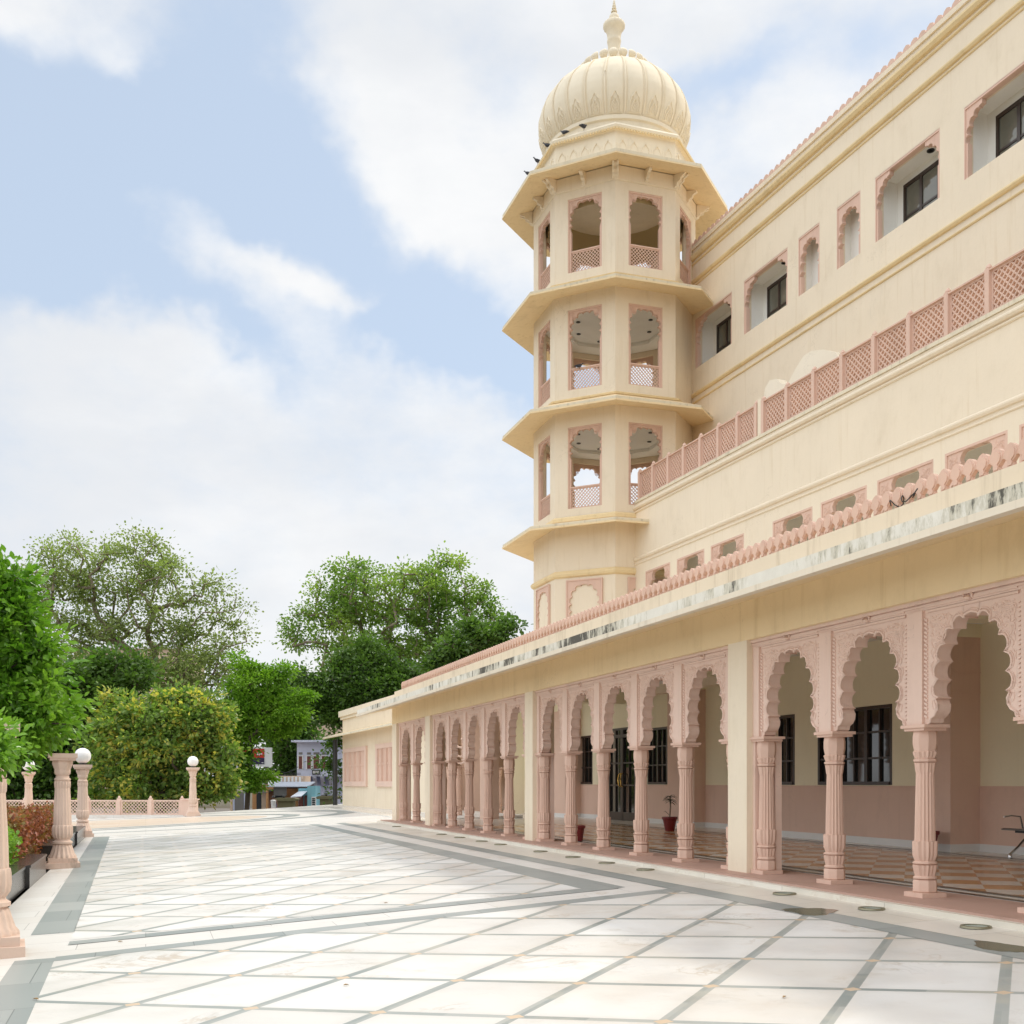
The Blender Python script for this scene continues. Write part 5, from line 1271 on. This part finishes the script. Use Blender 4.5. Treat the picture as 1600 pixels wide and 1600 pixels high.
# ================================================================== SMALL THINGS
def build_small():
    # flower pots in the gallery
    def pot(n, s, z, h, r, label, plant=False):
        e = bpy.data.objects.new('flower_pot', None); C.objects.link(e); e.location = frame_pt(A1, n, s, z); tag(e, label, 'flower pot', 'red plastic pots in the gallery')
        mb = MB(); mb.lathe([(r*.62, 0), (r*.66, .02), (r*.93, h*.80), (r*.95, h*.80), (r*1.05, h*.84), (r*1.08, h*.9), (r*1.05, h), (r*.95, h), (r*.90, h*.9)], 32); link('pot', mb.mesh('pot', POTRED, 35), e)
        link('soil', MB().lathe([(r*.9, h*.88), (r*.4, h*.91), (.01, h*.92)], 20).mesh('soil', SOIL, 40), e)
        if plant:
            st = MB(); st.tube([(0, 0, h*.9), (.02, 0, h+.25), (.01, .01, h+.5)], .018, 8); st.tube([(0.02, 0, h+.02), (-.12, .02, h+.15), (-.15, .02, h+.12)], .008, 5); link('stem', st.mesh('stem', BARK, 40), e)
            lf = MB(); rr = random.Random(8)
            for k in range(34):
                a = rr.uniform(0, 6.28); up = rr.uniform(-.25, 1.0); L = rr.uniform(.14, .24); z0 = h+.38+rr.random()*.16
                d = Vector((math.cos(a)*.9, math.sin(a)*.9, up)).normalized(); sdv = Vector((-math.sin(a), math.cos(a), 0))
                pts = [Vector((0.01, .01, z0))+d*L*f+Vector((0, 0, -.12*f*f*L*4)) for f in (0, .35, .7, 1)]
                ws = (.008, .024, .018, .001); vs = []
                for p_, w_ in zip(pts, ws): vs += [p_+sdv*w_, p_+Vector((0, 0, -.006)), p_-sdv*w_]
                fs = []
                for q in range(3):
                    for j in (0, 1): fs.append((3*q+j, 3*q+j+1, 3*q+j+4, 3*q+j+3))
                lf.add(vs, fs)
            link('leaves', lf.mesh('leaves', L_BLK), e)
    f = FLZ+.008
    pot(12.8, 26.1, f, .36, .19, 'red pot holding a thin dark leaved plant in the middle gallery bay', True)
    pot(8.75, 22.25, f-.006, .33, .155, 'empty red pot beside the attached column at the far end of the middle bay')
    pot(13.3, 16.75, f, .37, .20, 'red pot mostly hidden behind the right hand column near the pilaster')
    # waiting bench at the right edge
    e = bpy.data.objects.new('metal_bench', None); C.objects.link(e); e.location = frame_pt(A1, 13.95, 14.6, f); e.rotation_euler = (0, 0, A1); tag(e, 'grey metal waiting bench cut off by the right edge of the gallery', 'bench')
    leg = MB(); leg.tube([(-.36, 0, .04), (-.20, 0, .16), (0, 0, .34), (.12, 0, .30), (.30, 0, .04)], .022, 8); leg.tube([(0, 0, .32), (0, 0, .40)], .03, 8); leg.lathe([(.035, 0), (.035, .03), (.02, .06)], 12, (-.36, 0, 0)); leg.lathe([(.035, 0), (.035, .03), (.02, .06)], 12, (.30, 0, 0))
    lme = leg.mesh('leg', CHROME, 40); link('leg', lme, e, (0, .45, 0)); link('leg', lme, e, (0, -1.3, 0))
    link('crossbar', MB().box(-.03, .03, -1.6, .70, .39, .43).mesh('crossbar', BLACKM), e)
    st = MB()
    for q in range(4):
        y0 = -1.65+q*.60; st.loft([[(-.30, y, .44), (-.26, y, .455), (.2, y, .425), (.26, y, .46), (.26, y, .48), (.2, y, .445), (-.26, y, .475), (-.31, y, .46)] for y in (y0, y0+.56)])
    link('seat', st.mesh('seat', GREYC), e)
    ar = MB(); ar.tube([(.15, .72, .46), (.1, .72, .66), (-.1, .72, .68), (-.24, .72, .66)], .016, 8); link('armrest', ar.mesh('armrest', CHROME, 40), e)
    bk = MB()
    for q in range(4): y0 = -1.65+q*.60; bk.loft([[(.27, y, .50), (.38, y, .88), (.36, y, .89), (.25, y, .51)] for y in (y0, y0+.56)])
    link('backrest', bk.mesh('backrest', GREYC), e)
    # pigeons
    def bird(loc, rot, label, sc=1.0, wings=False):
        e = bpy.data.objects.new('pigeon', None); C.objects.link(e); e.location = loc; e.rotation_euler = (0, 0, rot); e.scale = (sc*.72,)*3; tag(e, label, 'bird', 'pigeons on the tower')
        mb = MB(); rings = []
        for (x, z, r) in [(-.30, .10, .006), (-.20, .115, .03), (-.10, .13, .06), (0, .15, .078), (.07, .17, .072), (.12, .21, .045), (.145, .25, .036), (.165, .275, .034), (.19, .275, .02), (.205, .268, .007), (.225, .26, .002)]:
            rings.append([(x, r*.85*math.cos(b), z+r*math.sin(b)) for b in [2*math.pi*j/12 for j in range(12)]])
        mb.loft(rings); link('body', mb.mesh('body', BIRD, 60), e)
        lg = MB(); lg.tube([(.01, .02, .0), (.0, .02, .09)], .006, 5); lg.tube([(.01, -.02, 0), (0, -.02, .09)], .006, 5); link('legs', lg.mesh('legs', BROWN), e)
        for sg in (-1, 1):
            wg = MB()
            if wings: wg.loft([[(.08, sg*.05, .17), (-.06, sg*.05, .16), (-.06, sg*.05, .15), (.08, sg*.05, .16)], [(.10, sg*.2, .27), (-.06, sg*.2, .25), (-.06, sg*.2, .245), (.10, sg*.2, .26)], [(0, sg*.36, .23), (-.07, sg*.36, .22), (-.07, sg*.36, .218), (0, sg*.36, .225)]])
            else: wg.loft([[(x, sg*(.06+.012), z) for x, z in ((.08, .19), (.02, .21), (-.12, .17), (-.26, .11), (-.12, .11), (.04, .12))], [(x, sg*.055, z) for x, z in ((.08, .19), (.02, .21), (-.12, .17), (-.26, .11), (-.12, .11), (.04, .12))]])
            link('wing', wg.mesh('wing', BIRD, 40), e)
    rc = 2.0/2/math.sin(math.pi/8)
    def rim(kk, t_, z, r=rc+.08):
        a0, a1 = R(22.5+45*kk), R(67.5+45*kk); n = 14.44+r*(math.cos(a0)*(1-t_)+math.cos(a1)*t_); s = 33.5+r*(math.sin(a0)*(1-t_)+math.sin(a1)*t_); return frame_pt(A1, n, s, z)
    # edge k=4 spans the -n/-d diagonal face
    bird(rim(4, .50, 19.88), .9, 'dark pigeon perched upright on the drum rim, rightmost of the row', 1.1)
    bird(rim(4, .18, 19.88), 2.4, 'dark pigeon on the drum rim next left of the upright one')
    bird(rim(3, .75, 19.86), 2.9, 'dark pigeon crouching where the drum rim turns the corner')
    bird(rim(3, .3, 19.86), 3.4, 'dark pigeon low on the left side of the drum rim')
    bird(rim(3, .88, 18.58, 3.58), 2.9, 'dark pigeon on the edge of the top eave, lowest of the birds', .9)
    bird(frame_pt(A1, 13.45, 33.9, 22.86), .3, 'dark pigeon with open wings landing beside the petal ring on the dome', 1.0, True)
    bird(frame_pt(A1, 12.62, 31.95, 12.62+.06), .3, 'dark pigeon sitting on the lattice rail of the middle tower storey', .9)
    # black cable lying in the cresting
    D = 7.99; Ys = lambda u: D*1841/(u-228); ss = lambda u: (Ys(u)-.311*D)/.9505
    e = Root('loose_cable', A1, (7.90, ss(1420), 3.05), 'loose black cable hanging through the pink roof cresting', 'cable')
    mb = MB(); mb.tube([(7.9-.05*math.sin(q*.9), ss(1403+q*2.6), 3.09+.05*math.sin(q*1.15)+.0025*q) for q in range(18)], .007, 6)
    e.part('cable', mb, BLACKM, 60)
    # litter leaves on the court
    rr = random.Random(12)
    for k, (u, v, lab) in enumerate([(56, 1563, 'small yellow fallen leaf lying at the left edge of the marble'), (541, 1541, 'small dry curled leaf on the near marble slabs'), (188, 1473, 'small yellow leaf on the white stripe between the grey bands'), (1226, 1560, 'tiny brown leaf on the near right marble slab'), (603, 1412, 'tiny dark leaf on the far white paving')]):
        x = (u-800)/F; z = -(v-HV)/F; Yg = 1.6/(.0361*x+.0118-z); p = Vector((x*Yg, Yg, EYE+z*Yg+.012))
        mb = MB(); mb.add([(-.03, 0, 0), (0, .012, .006), (.03, 0, .002), (0, -.012, .007)], [(0, 1, 2), (0, 2, 3)]); mb.add([(-.03, 0, -.003), (0, .012, .003), (.03, 0, -.001), (0, -.012, .004)], [(2, 1, 0), (3, 2, 0)])
        o = link('fallen_leaf', mb.mesh('fallen_leaf', LEAFDRY), None, p, rr.uniform(0, 6)); tag(o, lab, 'leaf', 'fallen leaves on the marble')
build_small()
